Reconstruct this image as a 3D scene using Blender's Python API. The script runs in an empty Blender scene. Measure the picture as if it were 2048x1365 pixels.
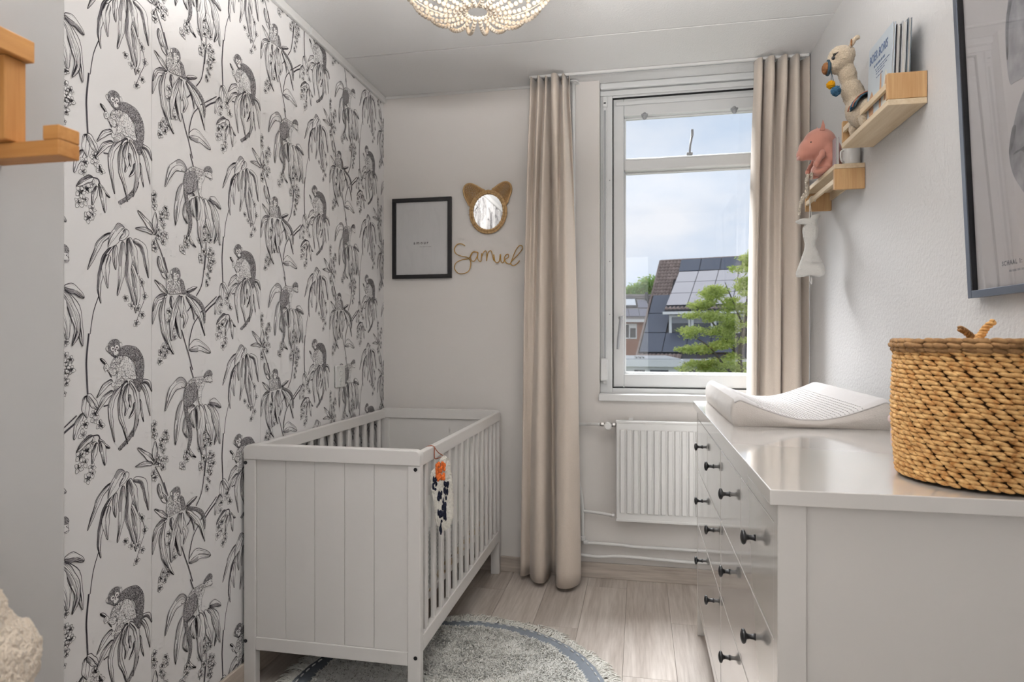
# Nursery with a cot, a chest of drawers and a window - built object by object.
# Room axes: X to the right, Y towards the window wall, Z up, metres; the camera stands in the doorway at the origin.
import bpy, bmesh, math, random
from mathutils import Vector, Matrix, noise

scene = bpy.context.scene
COL = scene.collection
PI = math.pi
random.seed(7)
SUN_E, SUN_ANG, SKY_FILL_E, DOOR_FILL_E, BOUNCE_E, LAMP_E = 1.2, 60.0, 2000.0, 10.0, 54.0, 2.2

# ---------------------------------------------------------------- camera
cam_data = bpy.data.cameras.new('camera')
cam_data.sensor_width = 36.0
cam_data.lens = 36.0 * 1272.9 / 2048.0
cam_data.shift_y = -(682.5 - 678.0) / 2048.0
cam_data.clip_start = 0.02
cam_data.clip_end = 400
cam_data.dof.use_dof = True
cam_data.dof.focus_distance = 2.0
cam_data.dof.aperture_fstop = 6.3
cam = bpy.data.objects.new('camera', cam_data)
cam.location = (0, 0, 1.2186)
cam.rotation_euler = (PI / 2, 0, 0.1970)
COL.objects.link(cam)
scene.camera = cam

# ---------------------------------------------------------------- view
scene.view_settings.view_transform = 'Standard'
scene.view_settings.look = 'None'
scene.view_settings.gamma = 1.0
scene.view_settings.use_curve_mapping = False
scene.view_settings.exposure = 0.17
scene.cycles.use_denoising = True
scene.cycles.max_bounces = 6
scene.cycles.diffuse_bounces = 3
scene.cycles.glossy_bounces = 3
scene.cycles.transparent_max_bounces = 12
scene.cycles.use_adaptive_sampling = True
scene.cycles.adaptive_threshold = 0.12
scene.cycles.adaptive_min_samples = 16
scene.cycles.caustics_reflective = False
scene.cycles.caustics_refractive = False
scene.cycles.sample_clamp_indirect = 4.0

# ---------------------------------------------------------------- sky
world = bpy.data.worlds.new('overcast_sky')
scene.world = world
world.use_nodes = True
wn, wl = world.node_tree.nodes, world.node_tree.links
bg = wn['Background']
tc = wn.new('ShaderNodeTexCoord')
mp = wn.new('ShaderNodeMapping'); mp.inputs['Scale'].default_value = (2.2, 2.2, 5.0)
nz = wn.new('ShaderNodeTexNoise'); nz.inputs['Scale'].default_value = 1.6; nz.inputs['Detail'].default_value = 5; nz.inputs['Roughness'].default_value = 0.5
rp = wn.new('ShaderNodeValToRGB')
rp.color_ramp.elements[0].position = 0.38; rp.color_ramp.elements[0].color = (0.58, 0.70, 0.87, 1)
rp.color_ramp.elements[1].position = 0.66; rp.color_ramp.elements[1].color = (0.86, 0.89, 0.95, 1)
wl.new(tc.outputs['Generated'], mp.inputs['Vector']); wl.new(mp.outputs['Vector'], nz.inputs['Vector'])
wl.new(nz.outputs['Fac'], rp.inputs['Fac']); wl.new(rp.outputs['Color'], bg.inputs['Color'])
bg.inputs['Strength'].default_value = 0.92

# ---------------------------------------------------------------- sun and added fill lamps
def light(name, kind, loc, energy, color=(1, 1, 1), aim=None, **kw):
    d = bpy.data.lights.new(name, kind)
    d.energy = energy; d.color = color
    for k, v in kw.items(): setattr(d, k, v)
    o = bpy.data.objects.new(name, d); o.location = loc
    if aim is not None:
        o.rotation_euler = (Vector(aim) - Vector(loc)).to_track_quat('-Z', 'Y').to_euler()
    COL.objects.link(o)
    return o

light('veiled_sun', 'SUN', (-1.5, 8, 6), SUN_E, (1.0, 0.985, 0.96), aim=(0.35, 2.2, 1.3), angle=math.radians(SUN_ANG))
# area lamp added out of view to strengthen the sky light through the window
light('sky_fill_panel', 'AREA', (-0.9, 5.9, 5.0), SKY_FILL_E, (0.95, 0.975, 1.0), aim=(0.1, 2.6, 1.4), shape='RECTANGLE', size=4.2, size_y=2.6)
light('doorway_fill', 'AREA', (-0.30, -0.55, 1.45), DOOR_FILL_E, (1.0, 0.985, 0.97), aim=(-0.30, 2.0, 1.35), shape='RECTANGLE', size=0.8, size_y=1.9)  # unseen lamp added behind the camera to lift the surfaces facing it
# unseen disc lamp added to brighten the room by bounce off the ceiling
light('ceiling_bounce_fill', 'AREA', (-0.20, 1.22, 2.06), BOUNCE_E, (1.0, 0.987, 0.972), aim=(-0.20, 1.221, 2.54), shape='DISK', size=0.35)

# ---------------------------------------------------------------- helpers
def lin(r, g, b):
    f = lambda c: (c / 255 / 12.92) if c / 255 <= 0.04045 else ((c / 255 + 0.055) / 1.055) ** 2.4
    return (f(r), f(g), f(b))

class MB:
    """Collects shapes; build() links them as one mesh object."""
    def __init__(s): s.v = []; s.f = []; s.m = []
    def add(s, vs, fs, mi=0):
        n = len(s.v); s.v.extend(vs); s.f.extend([tuple(i + n for i in f) for f in fs]); s.m.extend([mi] * len(fs)); return s
    def box(s, x0, x1, y0, y1, z0, z1, mi=0):
        vs = [(x0, y0, z0), (x1, y0, z0), (x1, y1, z0), (x0, y1, z0), (x0, y0, z1), (x1, y0, z1), (x1, y1, z1), (x0, y1, z1)]
        return s.add(vs, [(0, 3, 2, 1), (4, 5, 6, 7), (0, 1, 5, 4), (1, 2, 6, 5), (2, 3, 7, 6), (3, 0, 4, 7)], mi)
    def tube(s, pts, r, n=8, closed=False, mi=0, flat=1.0):
        pts = [Vector(p) for p in pts]; N = len(pts)
        rr = r if isinstance(r, (list, tuple)) else [r] * N
        vs = []; fs = []; prev = None
        for i, p in enumerate(pts):
            if closed: t = pts[(i + 1) % N] - pts[i - 1]
            else: t = pts[min(i + 1, N - 1)] - pts[max(i - 1, 0)]
            t.normalize()
            if prev is None:
                a = Vector((0, 0, 1)) if abs(t.z) < 0.9 else Vector((1, 0, 0))
                u = t.cross(a).normalized()
            else:
                u = (prev - t * prev.dot(t))
                u = u.normalized() if u.length > 1e-9 else t.orthogonal().normalized()
            prev = u; w = t.cross(u)
            for k in range(n):
                a = 2 * PI * k / n
                vs.append(tuple(p + (u * math.cos(a) + w * math.sin(a) * flat) * rr[i]))
        for i in range(N if closed else N - 1):
            j = (i + 1) % N
            for k in range(n):
                fs.append((i * n + k, i * n + (k + 1) % n, j * n + (k + 1) % n, j * n + k))
        if not closed:
            fs.append(tuple(range(n))[::-1]); fs.append(tuple((N - 1) * n + k for k in range(n)))
        return s.add(vs, fs, mi)
    def lathe(s, prof, n=24, c=(0, 0, 0), axis='z', mi=0, caps=True):
        vs = []; fs = []
        for r, h in prof:
            for k in range(n):
                a = 2 * PI * k / n; x, y = r * math.cos(a), r * math.sin(a)
                q = (x, y, h) if axis == 'z' else ((h, x, y) if axis == 'x' else (y, h, x))
                vs.append((c[0] + q[0], c[1] + q[1], c[2] + q[2]))
        for i in range(len(prof) - 1):
            for k in range(n):
                fs.append((i * n + k, i * n + (k + 1) % n, (i + 1) * n + (k + 1) % n, (i + 1) * n + k))
        if caps:
            fs.append(tuple(range(n))[::-1]); fs.append(tuple((len(prof) - 1) * n + k for k in range(n)))
        return s.add(vs, fs, mi)
    def ball(s, c, r, nu=16, nv=10, rot=None, mi=0):
        r = r if isinstance(r, (list, tuple)) else (r, r, r)
        R = Matrix.Identity(3) if rot is None else rot
        vs = []; fs = []
        c = Vector(c)
        vs.append(tuple(c + R @ Vector((0, 0, -r[2]))))
        for i in range(1, nv):
            a = -PI / 2 + PI * i / nv
            for k in range(nu):
                b = 2 * PI * k / nu
                vs.append(tuple(c + R @ Vector((r[0] * math.cos(a) * math.cos(b), r[1] * math.cos(a) * math.sin(b), r[2] * math.sin(a)))))
        vs.append(tuple(c + R @ Vector((0, 0, r[2])))); top = len(vs) - 1
        for k in range(nu): fs.append((0, 1 + (k + 1) % nu, 1 + k))
        for i in range(nv - 2):
            for k in range(nu):
                a, b = 1 + i * nu, 1 + (i + 1) * nu
                fs.append((a + k, a + (k + 1) % nu, b + (k + 1) % nu, b + k))
        a = 1 + (nv - 2) * nu
        for k in range(nu): fs.append((a + k, a + (k + 1) % nu, top))
        return s.add(vs, fs, mi)
    def prism(s, poly, f0, f1, mi=0):
        """poly: 2d points; f0/f1 map a 2d point to 3d on either end."""
        n = len(poly)
        vs = [f0(*p) for p in poly] + [f1(*p) for p in poly]
        fs = [tuple(range(n))[::-1], tuple(range(n, 2 * n))] + [(i, (i + 1) % n, n + (i + 1) % n, n + i) for i in range(n)]
        return s.add(vs, fs, mi)
    def quad(s, a, b, c, d, mi=0): return s.add([a, b, c, d], [(0, 1, 2, 3)], mi)
    def grid(s, fn, nu, nv, mi=0, wrap_u=False):
        vs = [fn(i / nu, j / nv) for j in range(nv + 1) for i in range(nu + (0 if wrap_u else 1))]
        W = nu if wrap_u else nu + 1
        fs = [(j * W + i, j * W + (i + 1) % W, (j + 1) * W + (i + 1) % W, (j + 1) * W + i) for j in range(nv) for i in range(nu)]
        return s.add(vs, fs, mi)
    def mesh(s, name):
        me = bpy.data.meshes.new(name); me.from_pydata(s.v, [], s.f)
        return me
    def build(s, name, mat, parent=None, smooth=False, bevel=0.0, local=False, seg=2, fix=True):
        off = Vector((0, 0, 0))
        if not local and s.v:
            if parent is not None:
                p = parent
                while p is not None: off += p.location; p = p.parent
            else:
                xs = [q[0] for q in s.v]; ys = [q[1] for q in s.v]; zs = [q[2] for q in s.v]
                off = Vector(((min(xs) + max(xs)) / 2, (min(ys) + max(ys)) / 2, min(zs)))
            s.v = [(q[0] - off.x, q[1] - off.y, q[2] - off.z) for q in s.v]
        me = s.mesh(name)
        mats = mat if isinstance(mat, (list, tuple)) else [mat]
        for m in mats: me.materials.append(m)
        if len(mats) > 1: me.polygons.foreach_set('material_index', s.m)
        if fix:
            bm = bmesh.new(); bm.from_mesh(me); bmesh.ops.recalc_face_normals(bm, faces=bm.faces); bm.to_mesh(me); bm.free()
        if smooth: me.polygons.foreach_set('use_smooth', [True] * len(me.polygons))
        o = bpy.data.objects.new(name, me); COL.objects.link(o)
        if parent is not None: o.parent = parent
        elif not local: o.location = off
        if bevel:
            b = o.modifiers.new('bevel', 'BEVEL'); b.width = bevel; b.segments = seg; b.limit_method = 'ANGLE'; b.angle_limit = math.radians(40)
            if not smooth: me.polygons.foreach_set('use_smooth', [True] * len(me.polygons)); b.harden_normals = True
        return o

def tag(o, label=None, cat=None, group=None, kind=None):
    if label: o['label'] = label
    if cat: o['category'] = cat
    if group: o['group'] = group
    if kind: o['kind'] = kind
    return o
def thing(name, label, cat, loc=(0, 0, 0), rz=0.0, group=None):
    o = bpy.data.objects.new(name, None); o.empty_display_size = 0.05
    o.location = loc; o.rotation_euler = (0, 0, rz); COL.objects.link(o)
    return tag(o, label, cat, group)
def struct(name, label=None, loc=None):
    o = bpy.data.objects.new(name, None); COL.objects.link(o)
    if loc: o.location = loc
    o['kind'] = 'structure'
    if label: o['label'] = label
    return o
def piece(name, mesh, parent, loc, rz=0.0):
    o = bpy.data.objects.new(name, mesh); COL.objects.link(o); o.parent = parent; o.location = loc; o.rotation_euler = (0, 0, rz)
    return o
def spline(pts, n=8, closed=False):
    """Catmull-Rom through points of any dimension."""
    N = len(pts); D = len(pts[0]); out = []
    rng = range(N if closed else N - 1)
    for i in rng:
        g = lambda k: pts[k % N] if closed else pts[max(0, min(N - 1, k))]
        p0, p1, p2, p3 = g(i - 1), g(i), g(i + 1), g(i + 2)
        for j in range(n):
            t = j / n
            out.append(tuple(0.5 * (2 * p1[d] + (p2[d] - p0[d]) * t + (2 * p0[d] - 5 * p1[d] + 4 * p2[d] - p3[d]) * t * t + (3 * p1[d] - p0[d] - 3 * p2[d] + p3[d]) * t ** 3) for d in range(D)))
    if not closed: out.append(tuple(pts[-1]))
    return out
def text_mesh(name, body, size, m, parent, loc, rot, depth=0.0002, spacing=1.0, sx=1.0, bold=0.0):
    """Lettering as a flat mesh; loc is local to the parent."""
    cu = bpy.data.curves.new(name, 'FONT'); cu.body = body; cu.size = size; cu.extrude = depth; cu.space_character = spacing; cu.offset = bold; cu.resolution_u = 4
    t = bpy.data.objects.new(name + '_curve', cu); COL.objects.link(t)
    bpy.context.view_layer.update()
    me = bpy.data.meshes.new_from_object(t.evaluated_get(bpy.context.evaluated_depsgraph_get()))
    bpy.data.objects.remove(t); bpy.data.curves.remove(cu)
    me.name = name; me.materials.clear(); me.materials.append(m)
    o = bpy.data.objects.new(name, me); COL.objects.link(o); o.parent = parent
    o.location = loc; o.rotation_euler = rot; o.scale = (sx, 1, 1)
    return o

# ---------------------------------------------------------------- materials
def mat(name, col, rough=0.5, spec=0.4, metal=0.0, bump=None, vary=None, sheen=0.0, coat=0.0, emit=None, trans=0.0, alpha=None, obj_random=0.0, scale3=None, subsurf=0.0):
    """bump=(scale,strength,distance); vary=(scale,amount[,second colour])"""
    m = bpy.data.materials.new(name); m.use_nodes = True
    nt = m.node_tree; N, Lk = nt.nodes, nt.links; b = N['Principled BSDF']
    b.inputs['Base Color'].default_value = (*col, 1); b.inputs['Roughness'].default_value = rough
    b.inputs['Specular IOR Level'].default_value = spec; b.inputs['Metallic'].default_value = metal
    if sheen: b.inputs['Sheen Weight'].default_value = sheen; b.inputs['Sheen Roughness'].default_value = 0.5
    if coat: b.inputs['Coat Weight'].default_value = coat; b.inputs['Coat Roughness'].default_value = 0.08
    if trans: b.inputs['Transmission Weight'].default_value = trans
    if subsurf: b.inputs['Subsurface Weight'].default_value = subsurf; b.inputs['Subsurface Radius'].default_value = (0.02, 0.015, 0.01); b.inputs['Subsurface Scale'].default_value = 0.3
    if emit: b.inputs['Emission Color'].default_value = (*emit[0], 1); b.inputs['Emission Strength'].default_value = emit[1]
    co = None
    def coords():
        nonlocal co
        if co is None:
            t = N.new('ShaderNodeTexCoord'); mpn = N.new('ShaderNodeMapping'); Lk.new(t.outputs['Object'], mpn.inputs['Vector'])
            if scale3: mpn.inputs['Scale'].default_value = scale3
            co = mpn.outputs['Vector']
        return co
    if bump:
        n = N.new('ShaderNodeTexNoise'); n.inputs['Scale'].default_value = bump[0]; n.inputs['Detail'].default_value = 2
        Lk.new(coords(), n.inputs['Vector'])
        bp = N.new('ShaderNodeBump'); bp.inputs['Strength'].default_value = bump[1]; bp.inputs['Distance'].default_value = bump[2]
        Lk.new(n.outputs['Fac'], bp.inputs['Height']); Lk.new(bp.outputs['Normal'], b.inputs['Normal'])
    src = None
    if vary:
        n = N.new('ShaderNodeTexNoise'); n.inputs['Scale'].default_value = vary[0]; n.inputs['Detail'].default_value = 3; n.inputs['Roughness'].default_value = 0.6
        Lk.new(coords(), n.inputs['Vector'])
        r = N.new('ShaderNodeValToRGB'); r.color_ramp.elements[0].position = 0.3; r.color_ramp.elements[1].position = 0.7
        c2 = vary[2] if len(vary) > 2 else tuple(c * (1 - vary[1]) for c in col)
        r.color_ramp.elements[0].color = (*c2, 1); r.color_ramp.elements[1].color = (*col, 1)
        Lk.new(n.outputs['Fac'], r.inputs['Fac']); src = r.outputs['Color']
    if obj_random:
        oi = N.new('ShaderNodeObjectInfo'); hs = N.new('ShaderNodeHueSaturation'); mr = N.new('ShaderNodeMapRange')
        mr.inputs['To Min'].default_value = 1 - obj_random; mr.inputs['To Max'].default_value = 1 + obj_random
        Lk.new(oi.outputs['Random'], mr.inputs['Value']); Lk.new(mr.outputs['Result'], hs.inputs['Value'])
        if src: Lk.new(src, hs.inputs['Color'])
        else: hs.inputs['Color'].default_value = (*col, 1)
        src = hs.outputs['Color']
    if src: Lk.new(src, b.inputs['Base Color'])
    return m
def wood(name, c1, c2, along='y', rough=0.45, scale=1.0, obj_random=0.0, bump=0.1, spec=0.3):
    """Stretched-noise grain running along one axis, with soft cathedral rings."""
    m = bpy.data.materials.new(name); m.use_nodes = True
    N, Lk = m.node_tree.nodes, m.node_tree.links; b = N['Principled BSDF']
    b.inputs['Roughness'].default_value = rough; b.inputs['Specular IOR Level'].default_value = spec
    t = N.new('ShaderNodeTexCoord'); mpn = N.new('ShaderNodeMapping')
    s = [14 * scale] * 3; s['xyz'.index(along)] = 0.9 * scale
    mpn.inputs['Scale'].default_value = s
    Lk.new(t.outputs['Object'], mpn.inputs['Vector'])
    vec = mpn.outputs['Vector']
    if obj_random:
        oi = N.new('ShaderNodeObjectInfo'); va = N.new('ShaderNodeVectorMath'); va.operation = 'ADD'
        ml = N.new('ShaderNodeMath'); ml.operation = 'MULTIPLY'; ml.inputs[1].default_value = 57.0
        Lk.new(oi.outputs['Random'], ml.inputs[0]); Lk.new(vec, va.inputs[0]); Lk.new(ml.outputs[0], va.inputs[1]); vec = va.outputs['Vector']
    n1 = N.new('ShaderNodeTexNoise'); n1.inputs['Scale'].default_value = 1.0; n1.inputs['Detail'].default_value = 6; n1.inputs['Roughness'].default_value = 0.65; n1.inputs['Distortion'].default_value = 0.6
    n2 = N.new('ShaderNodeTexNoise'); n2.inputs['Scale'].default_value = 7.0; n2.inputs['Detail'].default_value = 3
    Lk.new(vec, n1.inputs['Vector']); Lk.new(vec, n2.inputs['Vector'])
    mx = N.new('ShaderNodeMath'); mx.operation = 'MULTIPLY_ADD'; mx.inputs[1].default_value = 0.45
    Lk.new(n2.outputs['Fac'], mx.inputs[0]); Lk.new(n1.outputs['Fac'], mx.inputs[2])
    r = N.new('ShaderNodeValToRGB'); r.color_ramp.elements[0].position = 0.5; r.color_ramp.elements[1].position = 0.95
    r.color_ramp.elements[0].color = (*c2, 1); r.color_ramp.elements[1].color = (*c1, 1)
    Lk.new(mx.outputs[0], r.inputs['Fac']); out = r.outputs['Color']
    if obj_random:
        hs = N.new('ShaderNodeHueSaturation'); mr = N.new('ShaderNodeMapRange')
        mr.inputs['To Min'].default_value = 1 - obj_random; mr.inputs['To Max'].default_value = 1 + obj_random
        Lk.new(oi.outputs['Random'], mr.inputs['Value']); Lk.new(mr.outputs['Result'], hs.inputs['Value']); Lk.new(out, hs.inputs['Color']); out = hs.outputs['Color']
    Lk.new(out, b.inputs['Base Color'])
    bp = N.new('ShaderNodeBump'); bp.inputs['Strength'].default_value = bump; bp.inputs['Distance'].default_value = 0.002
    Lk.new(mx.outputs[0], bp.inputs['Height']); Lk.new(bp.outputs['Normal'], b.inputs['Normal'])
    return m
def glass_mat(name, rough=0.0, tint=(1, 1, 1), base=0.03, top=0.85):
    """Thin pane: clear, with a reflection that grows towards grazing view."""
    m = bpy.data.materials.new(name); m.use_nodes = True
    N, Lk = m.node_tree.nodes, m.node_tree.links; N.remove(N['Principled BSDF'])
    tr = N.new('ShaderNodeBsdfTransparent'); tr.inputs['Color'].default_value = (*tint, 1)
    gl = N.new('ShaderNodeBsdfGlossy'); gl.inputs['Roughness'].default_value = rough
    lw = N.new('ShaderNodeLayerWeight'); lw.inputs['Blend'].default_value = 0.5
    pw = N.new('ShaderNodeMath'); pw.operation = 'POWER'; pw.inputs[1].default_value = 4.5
    ma = N.new('ShaderNodeMath'); ma.operation = 'MULTIPLY_ADD'; ma.inputs[1].default_value = top; ma.inputs[2].default_value = base
    Lk.new(lw.outputs['Facing'], pw.inputs[0]); Lk.new(pw.outputs[0], ma.inputs[0])
    mx = N.new('ShaderNodeMixShader'); Lk.new(ma.outputs[0], mx.inputs[0]); Lk.new(tr.outputs[0], mx.inputs[1]); Lk.new(gl.outputs[0], mx.inputs[2])
    Lk.new(mx.outputs[0], N['Material Output'].inputs['Surface'])
    return m

M = {}
M['wall'] = mat('wall_paint', (0.76, 0.725, 0.695), 0.85, 0.2, bump=(60, 0.12, 0.002))
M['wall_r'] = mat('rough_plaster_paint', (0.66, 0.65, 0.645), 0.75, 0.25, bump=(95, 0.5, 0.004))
M['ceil'] = mat('ceiling_stucco', (0.82, 0.815, 0.81), 0.9, 0.15, bump=(140, 0.35, 0.003))
M['paper'] = mat('wallpaper_ground', (0.84, 0.825, 0.82), 0.8, 0.2, bump=(220, 0.06, 0.001))
M['ink'] = mat('print_ink', (0.032, 0.028, 0.034), 0.85, 0.1)
M['ink_wash'] = mat('print_ink_wash', (0.42, 0.405, 0.41), 0.85, 0.1)
M['ink_mid'] = mat('print_ink_thin', (0.14, 0.13, 0.14), 0.85, 0.1)
M['white_gloss'] = mat('white_window_paint', (0.74, 0.75, 0.75), 0.35, 0.5)
M['white_sat'] = mat('white_satin_metal', (0.74, 0.735, 0.72), 0.38, 0.5)
M['crib'] = mat('warm_white_lacquer', (0.78, 0.755, 0.73), 0.4, 0.4)
M['dresser'] = mat('glossy_white_lacquer', (0.73, 0.70, 0.665), 0.12, 0.6, coat=1.0, bump=(14, 0.02, 0.001), scale3=(6, 0.5, 6))
M['black_metal'] = mat('black_knob_metal', (0.012, 0.012, 0.014), 0.35, 0.5)
M['rubber'] = mat('black_rubber', (0.01, 0.01, 0.012), 0.6, 0.3)
M['floor'] = wood('oak_laminate', lin(206, 197, 189), lin(160, 148, 138), 'y', 0.42, 1.0, 0.06, 0.06)
M['skirt'] = wood('oak_skirting', lin(204, 194, 184), lin(150, 138, 128), 'x', 0.5, 1.0, 0.04, 0.06)
M['pine'] = wood('pale_pine', lin(226, 208, 180), lin(206, 182, 148), 'y', 0.55, 1.5, 0.03, 0.05)
M['beech'] = wood('beech_end_wood', lin(205, 168, 122), lin(176, 134, 90), 'z', 0.55, 1.6, 0.03, 0.05)
M['curtain'] = mat('taupe_curtain_cloth', (0.76, 0.66, 0.57), 0.95, 0.1, sheen=0.3, bump=(900, 0.25, 0.001), vary=(500, 0.16))
M['curtain_r'] = M['curtain']
M['oak'] = wood('oiled_oak', lin(205, 150, 88), lin(165, 108, 54), 'x', 0.5, 1.2, 0.0, 0.08)
M['glass'] = glass_mat('window_glass')
M['clear'] = glass_mat('picture_glass')
# ================================================================ the room
XL, XR, YB, ZC, YF = -1.3696, 0.7771, 3.2724, 2.5372, -0.12

# floor of planks
fl = struct('floor')
MB().box(XL - .1, XR + .1, -1.6, YB + .05, -0.06, -0.012).build('subfloor', mat('subfloor_board', (0.08, 0.07, 0.06), 0.9), fl)
PW, PL = 0.193, 1.285
pm = MB().box(-PW / 2 + .0004, PW / 2 - .0004, -PL / 2 + .0004, PL / 2 - .0004, -0.012, 0.0)
pmesh = pm.mesh('plank'); pmesh.materials.append(M['floor'])
x = XL - 0.04; k = 0
while x < XR + 0.05:
    y = -1.6 + (k * 0.47) % PL - PL / 2
    while y < YB + .05:
        if y + PL > -1.6:
            o = piece('plank', pmesh, fl, (x + PW / 2, y + PL / 2, 0))
            b = o.modifiers.new('bevel', 'BEVEL'); b.width = 0.0006; b.segments = 1
        y += PL
    x += PW; k += 1

# ceiling: two concrete slabs with an open joint between them
ce = struct('ceiling')
YJ = 2.785
MB().box(XL - .1, XR + .1, -1.6, YJ - .004, ZC, ZC + .12).build('slab', M['ceil'], ce, bevel=.0012, seg=1)
MB().box(XL - .1, XR + .1, YJ + .004, YB + .42, ZC, ZC + .12).build('slab', M['ceil'], ce, bevel=.0012, seg=1)
MB().box(XL - .1, XR + .1, YJ - .01, YJ + .01, ZC + .012, ZC + .05).build('joint_filler', M['ceil'], ce)

# walls
wl_ = struct('wall_left', loc=(XL, 0, 0))
MB().box(XL - .12, XL, -1.6, YB + .3, -.06, ZC + .02).build('masonry', M['wall'], wl_)
wr_ = MB().box(XR, XR + .12, -1.6, YB + .42, -.06, ZC + .02).build('wall_right', M['wall_r']); wr_['kind'] = 'structure'
WX0, WX1, WZ0 = -0.198, 0.705, 0.905           # window opening reaches the ceiling
b = MB()
b.box(XL, WX0, YB, YB + .30, -.06, ZC + .02)
b.box(WX1, XR, YB, YB + .30, -.06, ZC + .02)
b.box(WX0, WX1, YB, YB + .30, -.06, WZ0)
wb_ = b.build('wall_back', M['wall']); wb_['kind'] = 'structure'
b = MB()
b.box(XL, -0.74, YF - .1, YF, 0, ZC); b.box(0.12, XR, YF - .1, YF, 0, ZC); b.box(-0.74, 0.12, YF - .1, YF, 2.10, ZC)
wf_ = b.build('wall_front', M['wall']); wf_['kind'] = 'structure'
b = MB().box(-0.95, 0.35, -1.5, -1.4, 0, ZC); wh_ = b.build('wall_landing', M['wall']); wh_['kind'] = 'structure'

# skirting and ceiling trim
def skirt(name, *bx, **kw):
    o = MB().box(*bx).build(name, kw.get('m', M['skirt']), bevel=.003); o['kind'] = 'structure'; return o
skirt('baseboard_back', XL, XR, YB - .012, YB, 0, .078)
M['skirt_y'] = wood('oak_skirting_side', lin(202, 190, 178), lin(158, 144, 132), 'y', 0.5, 1.0, 0.04, 0.06)
skirt('baseboard_left', XL, XL + .012, YF, YB - .012, 0, .078, m=M['skirt_y'])
skirt('baseboard_right', XR - .012, XR, YF, YB - .012, 0, .078, m=M['skirt_y'])
o = MB().box(XL, XL + .016, YF, 2.46, ZC - .036, ZC).build('trim_1', M['white_sat'], bevel=.004); o['kind'] = 'structure'
o = MB().box(XL, XL + .016, 2.462, YB, ZC - .036, ZC).build('trim_2', M['white_sat'], bevel=.004); o['kind'] = 'structure'
o = MB().box(XL + .016, -.30, YB - .008, YB, ZC - .014, ZC).build('trim_3', M['white_sat'], bevel=.002); o['kind'] = 'structure'

# ---------------------------------------------------------------- the window
wi = struct('window_1')
Yw = 3.335
G = M['white_gloss']
SX0, SX1, SZ0, SZ1 = -0.131, 0.633, 0.968, 2.462
# fixed frame with its stepped head
MB().box(WX0, SX0 - .004, Yw, Yw + .09, WZ0, ZC).build('frame_jamb', G, wi, bevel=.003)
MB().box(SX1 + .004, WX1, Yw, Yw + .09, WZ0, ZC).build('frame_jamb', G, wi, bevel=.003)
MB().box(SX0 - .004, SX1 + .004, Yw, Yw + .09, SZ1 + .004, ZC - .03).build('frame_head', G, wi, bevel=.003)
MB().box(WX0, WX1, Yw - .028, Yw + .09, ZC - .032, ZC).build('head_moulding', G, wi, bevel=.008, seg=3)
MB().box(WX0, WX1, Yw - .012, Yw, ZC - .062, ZC - .036).build('head_moulding', G, wi, bevel=.005, seg=3)
MB().box(SX0 - .004, SX1 + .004, Yw, Yw + .09, WZ0, SZ0 - .004).build('frame_bottom', G, wi, bevel=.003)
# gasket
b = MB(); t = .005
b.box(SX0 - t, SX0, Yw + .002, Yw + .02, SZ0 - t, SZ1 + t); b.box(SX1, SX1 + t, Yw + .002, Yw + .02, SZ0 - t, SZ1 + t)
b.box(SX0, SX1, Yw + .002, Yw + .02, SZ1, SZ1 + t); b.box(SX0, SX1, Yw + .002, Yw + .02, SZ0 - t, SZ0)
b.build('gasket', M['rubber'], wi)
# sash
ST = .054
GX0, GX1 = SX0 + ST, SX1 - ST
Ys = Yw + .012
MB().box(SX0, GX0, Ys, Ys + .06, SZ0, SZ1).build('sash_stile', G, wi, bevel=.004)
MB().box(GX1, SX1, Ys, Ys + .06, SZ0, SZ1).build('sash_stile', G, wi, bevel=.004)
MB().box(GX0, GX1, Ys, Ys + .06, SZ0, 1.036).build('sash_rail', G, wi, bevel=.004)
MB().box(GX0, GX1, Ys, Ys + .06, 2.372, SZ1).build('sash_rail', G, wi, bevel=.004)
MB().box(GX0, GX1, Ys - .004, Ys + .06, 2.086, 2.150).build('transom', G, wi, bevel=.012, seg=3)
# vent sash head: a proud strip right under the top
MB().box(SX0 + .012, SX1 - .012, Ys - .012, Ys, 2.425, 2.446).build('vent_strip', G, wi, bevel=.004)
# glazing beads
for z0, z1 in ((1.036, 2.086), (2.150, 2.372)):
    b = MB(); w = .010
    b.box(GX0, GX0 + w, Ys + .03, Ys + .05, z0, z1); b.box(GX1 - w, GX1, Ys + .03, Ys + .05, z0, z1)
    b.box(GX0 + w, GX1 - w, Ys + .03, Ys + .05, z0, z0 + w); b.box(GX0 + w, GX1 - w, Ys + .03, Ys + .05, z1 - w, z1)
    b.build('glazing_bead', G, wi, bevel=.003)
    MB().box(GX0 + .004, GX1 - .004, Ys + .040, Ys + .044, z0 + .004, z1 - .004).build('pane', M['glass'], wi)
# vent catches hanging from the top rail, and the stay arm on the transom
M['steel_grey'] = mat('grey_painted_metal', (0.36, 0.37, 0.39), 0.45, 0.5)
for xx in (0.028, 0.468):
    b = MB(); b.box(xx - .017, xx + .017, Ys - .012, Ys + .01, 2.368, 2.374); b.ball((xx, Ys, 2.366), (.013, .009, .020), 12, 8); b.build('vent_catch', M['steel_grey'], wi, smooth=True)
st = MB(); st.box(.236, .266, Ys - .022, Ys + .004, 2.150, 2.162); st = st.build('stay_bracket', M['steel_grey'], wi, bevel=.003)
MB().tube([(.251, Ys - .012, 2.160), (.254, Ys - .014, 2.20), (.263, Ys - .015, 2.245)], .0055, 8).build('stay_arm', M['steel_grey'], wi, smooth=True)
MB().box(.257, .270, Ys - .022, Ys - .008, 2.243, 2.277).build('stay_knob', M['steel_grey'], wi, bevel=.003)
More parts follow.
